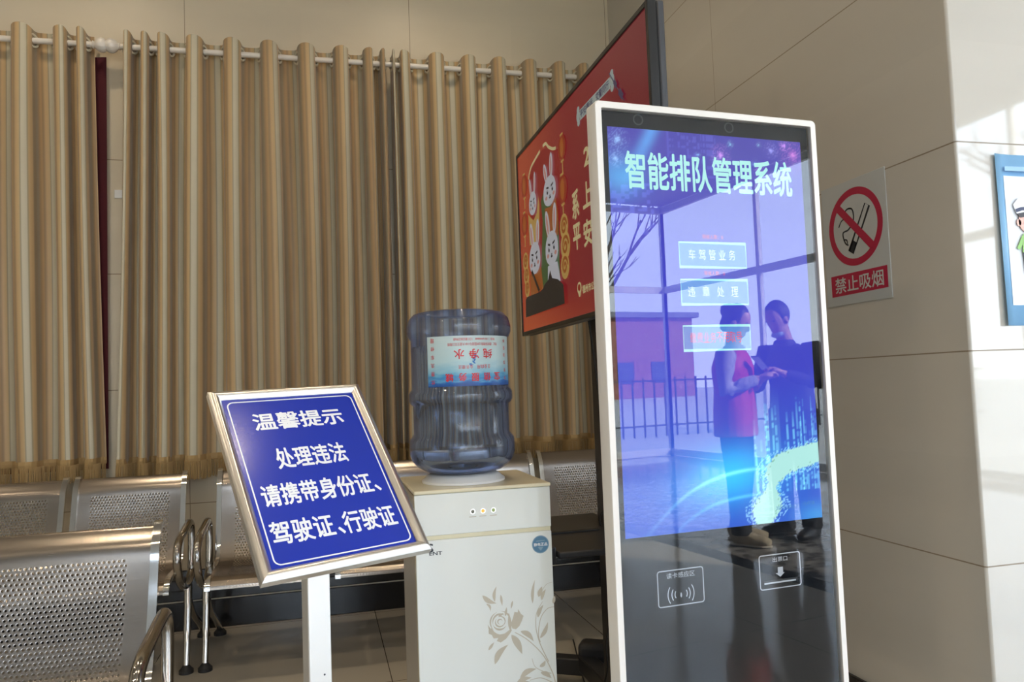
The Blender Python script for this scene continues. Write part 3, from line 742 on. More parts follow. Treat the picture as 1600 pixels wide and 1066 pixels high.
def arcdist(a, z, pts):
    best = 9; where = 0
    for i in range(len(pts)-1):
        (x0, y0), (x1, y1) = pts[i], pts[i+1]; dx, dy = x1-x0, y1-y0
        t = max(0, min(1, ((a-x0)*dx+(z-y0)*dy)/(dx*dx+dy*dy))); d = hypot(a-x0-t*dx, z-y0-t*dy)
        if d < best: best = d; where = x0+t*dx
    return best, where
arc1 = [(p.x, p.y) for p in spline([(-0.235, 0.810), (-0.209, 0.835), (-0.14, 0.893), (-0.07, 0.931), (0.019, 0.954), (0.128, 0.957), (0.272, 0.928)], 5)]
arc2 = [(p.x, p.y) for p in spline([(-0.135, 0.828), (-0.117, 0.848), (-0.038, 0.884), (0.069, 0.898), (0.16, 0.892)], 5)]
hand_c = [(0.262, 1.000), (0.215, 0.985), (0.165, 0.965), (0.128, 0.920), (0.112, 0.870), (0.100, 0.825)]
def hsh(i, j): 
    x = sin(i*127.1+j*311.7)*43758.5453; return x-math.floor(x)
def add(c, d, k): return tuple(x+y*k for x, y in zip(c, d))
def scr(s, t):
    a = SA0+(SA1-SA0)*s; z = SZ0+(SZ1-SZ0)*t
    c = lerp((0.05, 0.13, 0.72), (0.055, 0.062, 0.62), (z-0.95)/0.25)
    c = lerp(c, (0.075, 0.060, 0.46), (z-1.35)/0.4)
    # light shaft, top left
    d = abs((a+0.155)-(z-1.77)*0.55); k = exp(-(d/0.020)**2)*max(0, min(1, (z-1.62)/0.12)); c = add(c, (0.05, 0.30, 0.42), k)
    k = exp(-((a+0.245)/0.055)**2-((z-1.655)/0.045)**2); c = add(c, (0.03, 0.32, 0.36), k)
    for fa, fz, fr_, fc in fire:
        d = hypot(a-fa, z-fz)
        if d < fr_*2.2:
            c = add(c, fc, 0.55*exp(-(d/(fr_*0.35))**2) + (0.35 if hsh(int(a*700), int(z*700)) > 0.72 else 0.06)*max(0, 1-d/(fr_*1.9)))
    # pale window blocks of a distant skyline
    if z > 1.66 and -0.12 < a < 0.02 and hsh(int(a*90), int(z*130)) > 0.6 and (int(a*520) % 4) < 3: c = add(c, (0.03, 0.04, 0.12), 1)
    if 1.5 < z < 1.64 and -0.27 < a < -0.16 and hsh(int(a*90), int(z*150)) > 0.55: c = add(c, (0.04, 0.05, 0.16), 1)
    # planet glow and its two bright arcs
    d, w = arcdist(a, z, arc1); below = z < 0.97
    k = exp(-(d/0.0042)**2); c = add(c, (0.22, 0.60, 0.55), k*max(0.15, exp(-((w-0.0)/0.14)**2)))
    k = exp(-(d/0.055)**2)*exp(-((w-0.01)/0.10)**2); c = add(c, (0.02, 0.42, 0.45), k*0.9)
    c = add(c, (0.0, 0.28, 0.40), exp(-((a-0.02)/0.16)**2-((z-0.945)/0.075)**2)*0.7)
    d2, w2 = arcdist(a, z, arc2); c = add(c, (0.10, 0.45, 0.50), exp(-(d2/0.0038)**2)*0.8*exp(-((w2-0.03)/0.13)**2))
    # falling digits
    for ra, rz, rw, q in rain:
        if abs(a-ra) < rw and 0.90 < z < rz:
            bl = int(z/0.0062); on = hsh(bl, int(ra*1000)) > 0.35
            c = add(c, (0.15, 0.50, 0.35), (0.9 if on else 0.12)*max(0.25, min(1, (rz-z)/0.05))*(0.5+0.5*q))
    if 0.085 < a < 0.16 and 0.94 < z < 1.15: c = add(c, (0.10, 0.25, 0.15), 0.35*min(1, (1.15-z)/0.1))
    # white swoosh at the lower right
    d, w = arcdist(a, z, hand_c); n = hsh(int(a*420), int(z*420))
    wd_ = 0.022+0.012*sin(z*60)+0.008*(n-0.5)+(0.006 if z < 0.9 else 0.004)
    if d < wd_: c = (0.52, 0.95, 0.88) if (n < 0.93 or d < wd_*0.6) else (0.25, 0.55, 0.40)
    elif d < wd_*1.5 and n > 0.6: c = add(c, (0.30, 0.60, 0.45), 0.8)
    k = exp(-((a-0.26)/0.07)**2-((z-0.835)/0.03)**2); c = add(c, (0.05, 0.40, 0.30), k*0.6)
    return tuple(max(0, x) for x in c)
M['kpic'] = display_mat('kiosk_picture', 1.0, 0.05)
kscr = grid(K, SA0, SA1, SZ0, SZ1, 180, 310, -0.0115, scr).build('screen', M['kpic'], ks)
G = {k: glow('kiosk_'+k, v, 1.0, 0.05) for k, v in dict(cyan=(0.50, 0.98, 0.92), edge=(0.42, 0.95, 0.98), fill=(0.10, 0.30, 0.78), red=(0.85, 0.10, 0.22), dim=(0.80, 1.0, 1.0), ink=(0.10, 0.30, 0.62)).items()}
m = MB(); text(m, K, '智能排队管理系统', 0.003, 1.671, 0.468, 0.090, -0.0105, bold=0.022); m.build('title_lettering', G['cyan'], kscr)
def button(z0, z1, body, gl_, pitch, cw, ch):
    m = MB(); m.poly(K, [(-0.098, z0), (0.088, z0), (0.088, z1), (-0.098, z1)], -0.0108, 0)
    m.line(K, [(-0.098, z0), (0.088, z0), (0.088, z1), (-0.098, z1)], 0.0034, -0.0104, 1, closed=True)
    text(m, K, body, -0.008 if pitch < 0.03 else -0.010, (z0+z1)/2+0.001, cw, ch, -0.0100, 2, 0.0, chars=pitch)
    m.build('button', [G['fill'], G['edge'], G[gl_]], kscr)
button(1.445, 1.504, '车驾管业务', 'dim', 0.028, 0.0185, 0.025)
button(1.356, 1.415, '违章处理', 'dim', 0.040, 0.0195, 0.025)
button(1.247, 1.305, '缴费业务不用取号', 'red', 0.0182, 0.0165, 0.025)
m = MB(); text(m, K, '等候人数：0', -0.004, 1.519, 0.058, 0.011, -0.0104); text(m, K, '等候人数：0', -0.004, 1.431, 0.058, 0.011, -0.0104); m.build('queue_count_lettering', G['red'], kscr)
m = MB(); text(m, K, '2023年02月02日', 0.168, 0.862, 0.066, 0.010, -0.0104); text(m, K, '15:47:58', 0.231, 0.866, 0.034, 0.0085, -0.0104); m.build('clock_lettering', G['ink'], kscr)
# marks below the display
m = MB(); m.line(K, rrect(-0.196, -0.077, 0.667, 0.7465, 0.006), 0.0024, -0.0113, closed=True); text(m, K, '读卡感应区', -0.136, 0.7345, 0.074, 0.0125, -0.0113, bold=-0.008)
for i, r in enumerate((0.013, 0.021, 0.031)):
    for s_ in (0, pi): m.ring(K, -0.137+(0.003 if s_ == 0 else -0.003), 0.691, r-0.0011, r+0.0011, -0.0113, seg=14, a0=s_-0.62, a1=s_+0.62)
m.ell(K, -0.137, 0.689, 0.0022, 0.0055, -0.0113)
m.build('card_reader_mark', M['icon'], ks)
m = MB(); m.line(K, rrect(0.0785, 0.1955, 0.673, 0.7525, 0.006), 0.0024, -0.0113, closed=True); text(m, K, '出票口', 0.138, 0.7405, 0.042, 0.0115, -0.0113, bold=-0.004)
m.poly(K, [(0.130, 0.7215), (0.145, 0.7215), (0.145, 0.708), (0.1495, 0.708), (0.1365, 0.6985), (0.1235, 0.708), (0.130, 0.708)], -0.0113)
m.build('ticket_mark', M['icon'], ks)
m = MB(); m.box(0.089, 0.186, 0.6845, 0.6925, -0.0118, -0.0108, 0, K); m.box(0.0895, 0.180, 0.6850, 0.6885, -0.0107, -0.0104, 1, K)
m.build('ticket_slot', [M['rubber'], M['icon']], ks)

# ------------------------------------------------------------------ water dispenser and bottle
DX0, DX1, DY0, DY1, DT = 0.218, 0.570, 1.90, 2.235, 0.922
dp = empty('water_dispenser', ((DX0+DX1)/2, (DY0+DY1)/2, 0), 'white floor water dispenser printed with a rose, under a blue bottle', 'water dispenser')
D = Fr((DX1, DY0, 0), (1, 0, 0), (0, 0, 1))
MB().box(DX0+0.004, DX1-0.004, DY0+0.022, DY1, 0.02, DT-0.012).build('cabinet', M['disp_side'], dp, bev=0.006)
MB().box(DX0+0.001, DX1-0.001, DY0+0.006, DY0+0.0215, 0.02, DT-0.004).build('front_surround', M['cream'], dp, bev=0.003)
MB().box(DX0, DX1, DY0-0.004, DY1+0.002, DT-0.0035, DT+0.006).build('top_cover', M['cream'], dp, bev=0.003)
MB().box(DX0+0.001, DX1-0.002, DY0-0.001, DY0+0.0055, 0.8165, DT-0.004).build('control_panel', M['disp_white'], dp, bev=0.0015)
dr = MB().box(DX0+0.001, DX1-0.003, DY0-0.004, DY0+0.0055, 0.04, 0.806).build('door', M['disp_white'], dp, bev=0.002)
MB().box(DX0+0.03, DX1-0.03, DY0+0.03, DY1-0.02, 0.0, 0.0195).build('plinth', M['black'], dp)
for a, c, s_ in ((-0.206, (0.16, 0.16, 0.12), 0.0), (-0.180, (1.0, 0.40, 0.06), 0.7), (-0.153, (0.38, 0.48, 0.16), 0.05)):
    q = MB(); cc_ = D.p(a, 0.869, 0.001)
    vs = []; seg = 24
    q.ring(D, a, 0.869, 0.0045, 0.0068, 0.0042, 1, 24); q.ell(D, a, 0.869, 0.0048, 0.0048, 0.0030, 0)
    q.ring(D, a, 0.869, 0.0066, 0.0070, 0.0016, 1, 24)
    q.build('indicator_light', [mat('indicator', c, 0.3, emit=c, es=s_), M['alu']], dp)
    MB().box(a-0.009, a+0.009, 0.8548, 0.8566, 0.0012, 0.0014, fr=D).build('indicator_caption', M['rose'], dp)
F0 = 0.0046
LAY = [0]
def lay():
    LAY[0] += 1; return F0+LAY[0]*8e-6
def leaf(m, p, q, w, mi=0, bend=0.0):
    p = V(p); q = V(q); d = q-p; n = V((-d.y, d.x))
    l = []; r = []
    for i in range(13):
        t = i/12; c = p+d*t+n*bend*sin(pi*t); k = w*sin(pi*t**0.8)
        nn3 = n.normalized(); l.append((c.x+nn3.x*k, c.y+nn3.y*k)); r.append((c.x-nn3.x*k, c.y-nn3.y*k))
    m.poly(D, l+r[::-1][1:-1], lay(), mi)
m = MB()
# the bloom: curled petals as open crescents
def crescent(m, c, r0, a0, a1, w, sq=1.0):
    pts = [(c[0]+r0*cos(a0+(a1-a0)*i/14), c[1]+r0*sq*sin(a0+(a1-a0)*i/14)) for i in range(15)]
    m.line(D, pts, [max(0.0008, w*sin(pi*i/14)) for i in range(15)], lay())
bc = (-0.146, 0.592)
for r0, a0, a1, w in ((0.006, 0.2, 4.6, 0.0035), (0.012, 2.4, 6.0, 0.004), (0.013, -0.8, 1.9, 0.003), (0.019, 0.9, 3.4, 0.0045), (0.019, 3.5, 5.6, 0.005), (0.025, 1.9, 3.9, 0.004), (0.026, -0.1, 1.4, 0.004), (0.031, 3.3, 4.6, 0.007)):
    crescent(m, bc, r0, a0, a1, w)
m.poly(D, [(-0.176, 0.575), (-0.168, 0.579), (-0.160, 0.566), (-0.148, 0.561), (-0.135, 0.562), (-0.122, 0.570), (-0.116, 0.569), (-0.122, 0.560), (-0.132, 0.549), (-0.146, 0.541), (-0.156, 0.546), (-0.152, 0.553), (-0.164, 0.553), (-0.168, 0.562), (-0.176, 0.566)], lay())
m.poly(D, [(-0.115, 0.572), (-0.118, 0.585), (-0.112, 0.600), (-0.108, 0.612), (-0.100, 0.610), (-0.098, 0.618), (-0.092, 0.606), (-0.085, 0.600), (-0.090, 0.588), (-0.097, 0.576), (-0.106, 0.569)], lay())
leaf(m, (-0.120, 0.566), (-0.123, 0.612), 0.0045); leaf(m, (-0.132, 0.604), (-0.128, 0.626), 0.003); leaf(m, (-0.150, 0.606), (-0.136, 0.612), 0.003)
for p, q, w, bd in (((-0.189, 0.661), (-0.154, 0.638), 0.006, -0.1), ((-0.158, 0.642), (-0.152, 0.680), 0.004, 0.1), ((-0.142, 0.658), (-0.139, 0.630), 0.003, 0), ((-0.163, 0.490), (-0.127, 0.534), 0.0075, 0.12),
                    ((-0.118, 0.557), (-0.092, 0.506), 0.0085, 0.05), ((-0.094, 0.563), (-0.061, 0.534), 0.0065, 0.12), ((-0.178, 0.526), (-0.163, 0.544), 0.0035, 0), ((-0.180, 0.640), (-0.170, 0.620), 0.003, 0.2), ((-0.112, 0.640), (-0.117, 0.620), 0.0025, 0),
                    ((-0.060, 0.628), (-0.052, 0.686), 0.004, 0.05), ((-0.044, 0.643), (-0.034, 0.668), 0.006, 0), ((-0.036, 0.634), (-0.024, 0.660), 0.0045, 0.1), ((-0.044, 0.540), (-0.022, 0.578), 0.0055, -0.08), ((-0.048, 0.592), (-0.032, 0.622), 0.005, 0.08),
                    ((-0.006, 0.622), (-0.001, 0.642), 0.004, 0), ((-0.048, 0.470), (-0.032, 0.484), 0.005, -0.15), ((-0.046, 0.456), (-0.018, 0.438), 0.006, 0.1), ((-0.100, 0.448), (-0.056, 0.466), 0.007, 0.12), ((-0.110, 0.436), (-0.070, 0.446), 0.006, 0.1), ((-0.122, 0.424), (-0.066, 0.432), 0.008, 0.1),
                    ((-0.130, 0.36), (-0.075, 0.40), 0.012, 0.15), ((-0.070, 0.37), (-0.03, 0.41), 0.010, -0.1)):
    leaf(m, p, q, w, 0, bd)
def stem(pts, w): 
    q = spline(pts, 8); m.line(D, [tuple(p) for p in q], [w*(0.5+0.5*i/len(q)) for i in range(len(q))], lay())
stem([(-0.109, 0.562), (-0.077, 0.540), (-0.041, 0.502), (-0.020, 0.464), (-0.008, 0.425), (-0.004, 0.36), (-0.02, 0.25)], 0.0036)
stem([(-0.034, 0.630), (-0.050, 0.605), (-0.054, 0.575), (-0.050, 0.545), (-0.040, 0.515), (-0.024, 0.480)], 0.0026)
stem([(-0.004, 0.614), (-0.022, 0.611), (-0.040, 0.590), (-0.048, 0.552), (-0.044, 0.53)], 0.0026)
stem([(-0.067, 0.493), (-0.060, 0.472), (-0.040, 0.458), (-0.018, 0.450)], 0.002)
stem([(-0.075, 0.440), (-0.045, 0.442), (-0.012, 0.425)], 0.0024)
stem([(-0.006, 0.676), (-0.022, 0.672), (-0.036, 0.655)], 0.0012)
m.build('rose_print', M['rose'], dr)
m = MB(); text(m, D, 'S', -0.3165, 0.788, 0.018, 0.022, F0, bold=0.02); text(m, D, 'ENT', -0.302, 0.7745, 0.032, 0.009, F0, bold=0.02); m.build('logo_lettering', M['dgrey_print'], dr)
m = MB(); m.ell(D, -0.0335, 0.7735, 0.0225, 0.0225, F0, 0, seg=40); m.ring(D, -0.0335, 0.7735, 0.0205, 0.0222, F0+0.0003, 1)
text(m, D, '静电正品', -0.0335, 0.7735, 0.036, 0.0085, F0+0.0004, 2, 0.02); m.poly(D, [(-0.041, 0.767), (-0.026, 0.767), (-0.0335, 0.7575)], F0+0.0004, 1); m.line(D, [(-0.045, 0.782), (-0.022, 0.783)], 0.002, F0+0.0004, 1)
m.build('round_sticker', [mat('sticker_blue', rgb(84, 128, 160), 0.4), mat('sticker_edge', rgb(130, 160, 180), 0.4), M['letter']], dr)
# collar that carries the bottle
BX, BYc = 0.372, 2.055
MB().lathe([(0.050, 0.9285), (0.112, 0.9285), (0.112, 0.934), (0.104, 0.940), (0.098, 0.946), (0.090, 0.951), (0.050, 0.951), (0.050, 0.9285)], (BX, BYc, 0), 56, cap=False).build('bottle_collar', M['white'], dp, smooth=True)
bt = empty('water_bottle', (BX, BYc, 0.9515), 'upturned blue plastic water bottle with a printed label, on the dispenser', 'bottle')
bp = [(0.0005, 1.372), (0.060, 1.374), (0.085, 1.383), (0.105, 1.3855), (0.124, 1.380), (0.1365, 1.366), (0.142, 1.345), (0.142, 1.328), (0.137, 1.316), (0.1325, 1.311), (0.1325, 1.178), (0.1365, 1.174), (0.1405, 1.166), (0.1410, 1.156),
      (0.1405, 1.146), (0.136, 1.138), (0.1305, 1.134), (0.130, 1.058), (0.134, 1.052), (0.1415, 1.042), (0.1435, 1.022), (0.1425, 1.005), (0.137, 0.988), (0.124, 0.972), (0.106, 0.960), (0.085, 0.953), (0.047, 0.9518), (0.047, 0.950), (0.044, 0.945), (0.044, 0.905)]
m_ = bpy.data.materials.new('blue_polycarbonate'); m_.use_nodes = True; t = NT(m_); t.t.nodes.clear()
o1 = t.n('ShaderNodeOutputMaterial'); fn = t.n('ShaderNodeLayerWeight'); fn.inputs[0].default_value = 0.35
ta = t.n('ShaderNodeBsdfTransparent'); lw = t.mix(t.m('POWER', fn.outputs['Facing'], 1.6), (0.72, 0.82, 0.98, 1), (0.12, 0.25, 0.82, 1)); t.l(lw, ta.inputs[0])
df = t.n('ShaderNodeBsdfDiffuse'); df.inputs[0].default_value = (0.35, 0.45, 0.75, 1)
x0 = t.n('ShaderNodeMixShader'); x0.inputs[0].default_value = 0.08; t.l(ta.outputs[0], x0.inputs[1]); t.l(df.outputs[0], x0.inputs[2])
gs = t.n('ShaderNodeBsdfGlossy'); gs.inputs['Roughness'].default_value = 0.06; fz = schlick(t, 0.045)
nz = t.n('ShaderNodeTexNoise'); nz.inputs['Scale'].default_value = 60; bm_ = t.n('ShaderNodeBump'); bm_.inputs['Strength'].default_value = 0.25; bm_.inputs['Distance'].default_value = 0.002
t.l(nz.outputs[0], bm_.inputs['Height']); t.l(bm_.outputs[0], gs.inputs['Normal'])
x1 = t.n('ShaderNodeMixShader'); t.l(fz, x1.inputs[0]); t.l(x0.outputs[0], x1.inputs[1]); t.l(gs.outputs[0], x1.inputs[2]); t.l(x1.outputs[0], o1.inputs[0])
M['bottle'] = m_
MB().lathe(bp, (BX, BYc, 0), 72).build('shell', M['bottle'], bt, smooth=True, ang=60)
M['water'] = mat('water', (0.86, 0.92, 0.98, 1), 0.0, trans=1.0, ior=1.10)
wp = [(0.0005, 1.292), (0.1285, 1.292), (0.1295, 1.290), (0.1295, 1.177), (0.1335, 1.172), (0.1375, 1.164), (0.1378, 1.148), (0.133, 1.140), (0.1275, 1.134), (0.127, 1.058), (0.131, 1.051), (0.1385, 1.040), (0.1405, 1.022), (0.1395, 1.006), (0.134, 0.990), (0.122, 0.975), (0.104, 0.963), (0.083, 0.956), (0.044, 0.955), (0.041, 0.93), (0.0005, 0.93)]
MB().lathe(wp, (BX, BYc, 0), 72).build('water', M['water'], bt, smooth=True, ang=60)
# label wrapped round the shell
LR = 0.1335
def lab(th, z, c=0.0):      # th in degrees, 0 faces the viewer squarely, + to the right
    a = RAD(th) - RAD(10.3)*0
    vx, vy = -0.178, -0.984    # towards the camera
    rx, ry = 0.984, -0.178
    return V((BX+(LR+c)*(vx*cos(a)+rx*sin(a)), BYc+(LR+c)*(vy*cos(a)+ry*sin(a)), z))
lm = mat('label_paper', (0.6, 0.75, 0.76, 1), 0.4); t = NT(lm)
g = t.n('ShaderNodeNewGeometry'); s = t.n('ShaderNodeSeparateXYZ'); t.l(g.outputs['Position'], s.inputs[0])
nz = t.n('ShaderNodeTexNoise'); nz.inputs['Scale'].default_value = 26; mp = t.n('ShaderNodeMapping'); mp.inputs['Scale'].default_value = (1, 1, 4); t.l(g.outputs['Position'], mp.inputs[0]); t.l(mp.outputs[0], nz.inputs['Vector'])
f = t.m('ADD', t.m('MULTIPLY_ADD', s.outputs['Z'], 1/0.13, -1.183/0.13), t.m('MULTIPLY_ADD', nz.outputs[0], 0.22, -0.11))
cr = t.n('ShaderNodeValToRGB'); e = cr.color_ramp.elements
e[0].position = 0.0; e[0].color = (0.015, 0.07, 0.30, 1); e[1].position = 1.0; e[1].color = (0.58, 0.70, 0.70, 1)
for p, c in ((0.07, (0.02, 0.13, 0.45, 1)), (0.12, (0.12, 0.36, 0.62, 1)), (0.17, (0.05, 0.25, 0.55, 1)), (0.22, (0.10, 0.38, 0.62, 1)), (0.28, (0.26, 0.52, 0.66, 1)), (0.5, (0.48, 0.66, 0.70, 1))):
    x = e.new(p); x.color = c
t.l(f, cr.inputs[0]); t.l(cr.outputs[0], t.b.inputs['Base Color'])
m = MB(); vs = []; NA = 40
for z in (1.183, 1.313):
    for i in range(NA+1): vs.append(lab(-38+112*i/NA, z, 0.0006))
m.add(vs, [(i, i+1, NA+2+i, NA+1+i) for i in range(NA)])
lbl = m.build('label', lm, bt, smooth=True)
deg = 180/pi/LR
bend = lambda a, b, c: lab(a*deg, b, c)
m = MB(); C0 = 17/deg; LC = 0.0016
for body, ca_, z_, w_, h_, bo, pitch in (('纯净水', C0-0.002, 1.2655, 0.027, 0.0255, 0.012, 0.0388), ('宝信服务城', C0, 1.206, 0.021, 0.021, 0.02, 0.0333), ('企业自用 业务赠送', C0, 1.232, 0.0082, 0.0100, 0, 0.0098),
        ('地址：德州东地街1299国道与1101大道交叉口南侧', C0, 1.2905, 0.138, 0.0085, 0, 0), ('电话：13516446868', C0+0.032, 1.3035, 0.058, 0.0068, 0, 0), ('13185362968', C0-0.030, 1.3035, 0.048, 0.0068, 0, 0)):
    text(MB(), None, body, ca_, z_, w_, h_, LC, 0, bo, True, bend, chars=pitch).build('label_lettering', M['lred'], lbl)
m = MB()
for i, ch in enumerate('优惠洗车修理'): text(m, None, ch, -31/deg, 1.195+i*0.0215, 0.011, 0.0115, LC, 0, 0, True, bend)
m.build('label_lettering', M['lred'], lbl); m = MB()
for i, ch in enumerate('平安加油保养'): text(m, None, ch, 61/deg, 1.203+i*0.0195, 0.010, 0.0105, LC, 0, 0, True, bend)
m.build('label_lettering', M['lred'], lbl)
m = MB(); rs = random.Random(3)
for i in range(26):
    a_ = C0-0.004+rs.uniform(-0.006, 0.006)+(i-13)*0.0003; z_ = 1.236+i*0.0011; r_ = rs.uniform(0.0008, 0.0028)
    pts = [bend(a_+r_*cos(k*pi/4), z_+r_*sin(k*pi/4), 0.0012) for k in range(8)]; m.add(pts, [tuple(range(8))])
m.build('splash_print', mat('splash_blue', rgb(50, 120, 190), 0.4), lbl)

# ------------------------------------------------------------------ blue notice stand
su_ = V((0.9279, 0.3721, 0.0231)).normalized(); sv_ = V((-0.2681, 0.623, 0.7348)); sv_ = (sv_-su_*sv_.dot(su_)).normalized()
S = Fr((-0.0098, 1.6258, CAM_H-0.1572), su_, sv_)
ns_ = empty('notice_stand', (-0.0098, 1.665, 0), 'silver framed blue notice stand in front of the water dispenser', 'sign')
fo, fi = (0.170, 0.230), (0.1465, 0.2065)
corners_o = [(-fo[0], -fo[1]), (fo[0], -fo[1]), (fo[0], fo[1]), (-fo[0], fo[1])]; corners_i = [(-fi[0], -fi[1]), (fi[0], -fi[1]), (fi[0], fi[1]), (-fi[0], fi[1])]
for i in range(4):
    j = (i+1) % 4; m = MB(); vs = []; NQ = 8; g_ = 0.0005
    for (oa, ob), (ia, ib) in ((corners_o[i], corners_i[i]), (corners_o[j], corners_i[j])):
        vs.append(S.p(oa, ob, -0.012))
        for q in range(NQ+1):
            w = q/NQ; vs.append(S.p(oa+(ia-oa)*w, ob+(ib-ob)*w, -0.002+0.0115*sin(pi*(0.12+0.80*w))))
        vs.append(S.p(ia, ib, -0.012))
    n2_ = NQ+3; fs = [(k, k+1, n2_+k+1, n2_+k) for k in range(n2_-1)] + [tuple(range(n2_)), tuple(range(2*n2_-1, n2_-1, -1))]
    m.add(vs, fs); m.build('frame_rail', M['alu'], ns_, smooth=True, ang=35)
MB().box(-0.160, 0.160, -0.220, 0.220, -0.016, -0.0125, fr=S).build('back_plate', M['alu_w'], ns_)
pn = MB().box(-0.1464, 0.1464, -0.2064, 0.2064, -0.0115, -0.001, fr=S).build('notice_panel', M['blue_sign'], ns_)
m = MB(); m.line(S, rrect(-0.1375, 0.1395, -0.199, 0.1985, 0.013), 0.0028, -0.0006, closed=True); m.build('white_border', M['letter'], pn)
B_ = 0.022
for args in (('温馨提示', 0.0025, 0.1395, 0.198, 0.047), ('处理违法', 0.001, 0.0390, 0.151, 0.054), ('请携带身份证', -0.010, -0.0480, 0.230, 0.053), ('驾驶证', -0.068, -0.1335, 0.123, 0.052), ('行驶证', 0.070, -0.1345, 0.112, 0.052), ('、', 0.1145, -0.064, 0.013, 0.017), ('、', 0.006, -0.150, 0.013, 0.017)):
    text(MB(), S, *args, -0.0005, bold=B_).build('notice_lettering', M['letter'], pn)
pa = RAD(-21.8); Pf = Fr((-0.0175, 1.672, 0), (cos(-pa), sin(-pa), 0), (0, 0, 1))
MB().box(-0.0245, 0.0245, 0.012, 1.004, -0.0185, 0.0185, fr=Pf).build('post', M['alu_w'], ns_, bev=0.003)
MB().box(-0.030, 0.030, 0.975, 1.012, -0.024, 0.024, fr=Pf).build('post_cap', M['black'], ns_, bev=0.003)
MB().lathe([(0.135, 0.0), (0.140, 0.004), (0.138, 0.010), (0.04, 0.0115)], (Pf.o.x, Pf.o.y, 0), 48).build('base', M['alu_w'], ns_, smooth=True)
m = MB(); m.ell(Pf, 0.008, 0.600, 0.002, 0.002, 0.0188); m.build('screw', M['dgrey_print'], ns_)

# ------------------------------------------------------------------ no-smoking sign
N = Fr((WX, 2.34, CAM_H+0.235), (0, -1, 0), (0, 0, 1), (-1, 0, 0))     # a to the right, b up
sg = empty('no_smoking_sign', (WX-0.003, 2.18, CAM_H+0.24), 'pale no smoking sign with a red ring on the stone side wall', 'sign')
MB().box(0.0, 0.317, 0.0, 0.420, 0.0003, 0.003, fr=N).build('sheet', M['sheet'], sg, bev=0.001)
m = MB(); ca, cb_ = 0.165, 0.258
m.ring(N, ca, cb_, 0.108, 0.132, 0.0034, seg=64)
dv = V((cos(RAD(-45)), sin(RAD(-45)))); m.line(N, [(ca-dv.x*0.112, cb_-dv.y*0.112), (ca+dv.x*0.112, cb_+dv.y*0.112)], 0.027, 0.0042); m.build('prohibition_ring', M['red_print'], sg)
m = MB(); d_ = V((cos(RAD(58)), sin(RAD(58)))); q_ = V((-d_.y, d_.x)); c_ = V((ca+0.020, cb_-0.012))
def cg(l0, l1, w): return [tuple(c_+d_*l0+q_*w), tuple(c_+d_*l1+q_*w), tuple(c_+d_*l1-q_*w), tuple(c_+d_*l0-q_*w)]
m.poly(N, cg(-0.085, -0.045, 0.0125), 0.0036); m.line(N, cg(-0.085, 0.085, 0.0115), 0.0045, 0.0036, closed=True)
m.line(N, [tuple(p) for p in spline([(ca-0.055, cb_+0.045), (ca-0.035, cb_+0.065), (ca-0.008, cb_+0.060), (ca-0.004, cb_+0.025), (ca-0.030, cb_-0.004), (ca-0.060, cb_-0.012), (ca-0.052, cb_-0.046), (ca-0.036, cb_-0.058)], 6)], 0.0055, 0.0036)
m.line(N, [tuple(p) for p in spline([(ca-0.080, cb_+0.012), (ca-0.066, cb_+0.030), (ca-0.050, cb_+0.036)], 5)], 0.0045, 0.0036)
m.line(N, [tuple(p) for p in spline([(ca-0.060, cb_-0.035), (ca-0.044, cb_-0.038), (ca-0.040, cb_-0.052)], 5)], 0.0045, 0.0036)
m.build('cigarette_pictogram', M['dgrey_print'], sg)
m = MB(); m.poly(N, [(0.029, 0.032), (0.303, 0.034), (0.303, 0.105), (0.029, 0.105)], 0.0034); cap_ = m.build('caption_band', M['red_print'], sg)
m = MB(); text(m, N, '禁止吸烟', 0.167, 0.069, 0.236, 0.054, 0.0040, bold=0.012); m.build('caption_lettering', M['sheet'], cap_)

# ------------------------------------------------------------------ blue safety poster on the pier
P = Fr((1.884, CY, CAM_H+0.118), (1, 0, 0), (0, 0, 1))
ps = empty('safety_poster', (2.06, CY-0.003, CAM_H+0.118), 'blue bordered poster with a cartoon traffic officer on the pier', 'poster')
M['pblue'] = mat('poster_blue', rgb(140, 194, 238), 0.35); M['pwhite'] = mat('poster_white', rgb(226, 232, 240), 0.35)
def curlsheet(a0, a1, b0, b1, off, name, mt):
    m = MB(); vs = []; n1 = 12
    for b in (b0, b1):
        for i in range(n1+1):
            a = a0+(a1-a0)*i/n1; lift = 0.012*max(0, 1-a/0.06)**2*(1 if b == b0 else 0.6)
            vs += [P.p(a, b, 0.0015+lift+off)]
    m.add(vs, [(i, i+1, n1+2+i, n1+1+i) for i in range(n1)]); return m.build(name, mt, ps, smooth=True)
sh = curlsheet(0.0, 0.36, 0.0, 0.495, 0.0, 'sheet', M['pblue'])
sol = sh.modifiers.new('thickness', 'SOLIDIFY'); sol.thickness = 0.0006
wp_ = curlsheet(0.030, 0.330, 0.058, 0.432, 0.0012, 'white_field', M['pwhite'])
m = MB(); m.box(0.030, 0.33, 0.445, 0.458, 0.010, 0.0104, fr=P); m.build('heading_strip', mat('poster_pale', rgb(150, 196, 236), 0.4), sh)
pc = {k: mat('officer_'+k, rgb(*v), 0.5) for k, v in dict(skin=(240, 190, 175), navy=(40, 52, 90), cap=(235, 238, 242), vest=(150, 205, 110), shirt=(130, 180, 230), hair=(40, 36, 40)).items()}
m = MB(); ox, oy = 0.112, 0.300; c1 = 0.0066
m.ell(P, ox, oy, 0.042, 0.036, c1, 0); m.ell(P, ox-0.041, oy-0.004, 0.008, 0.010, c1, 0)
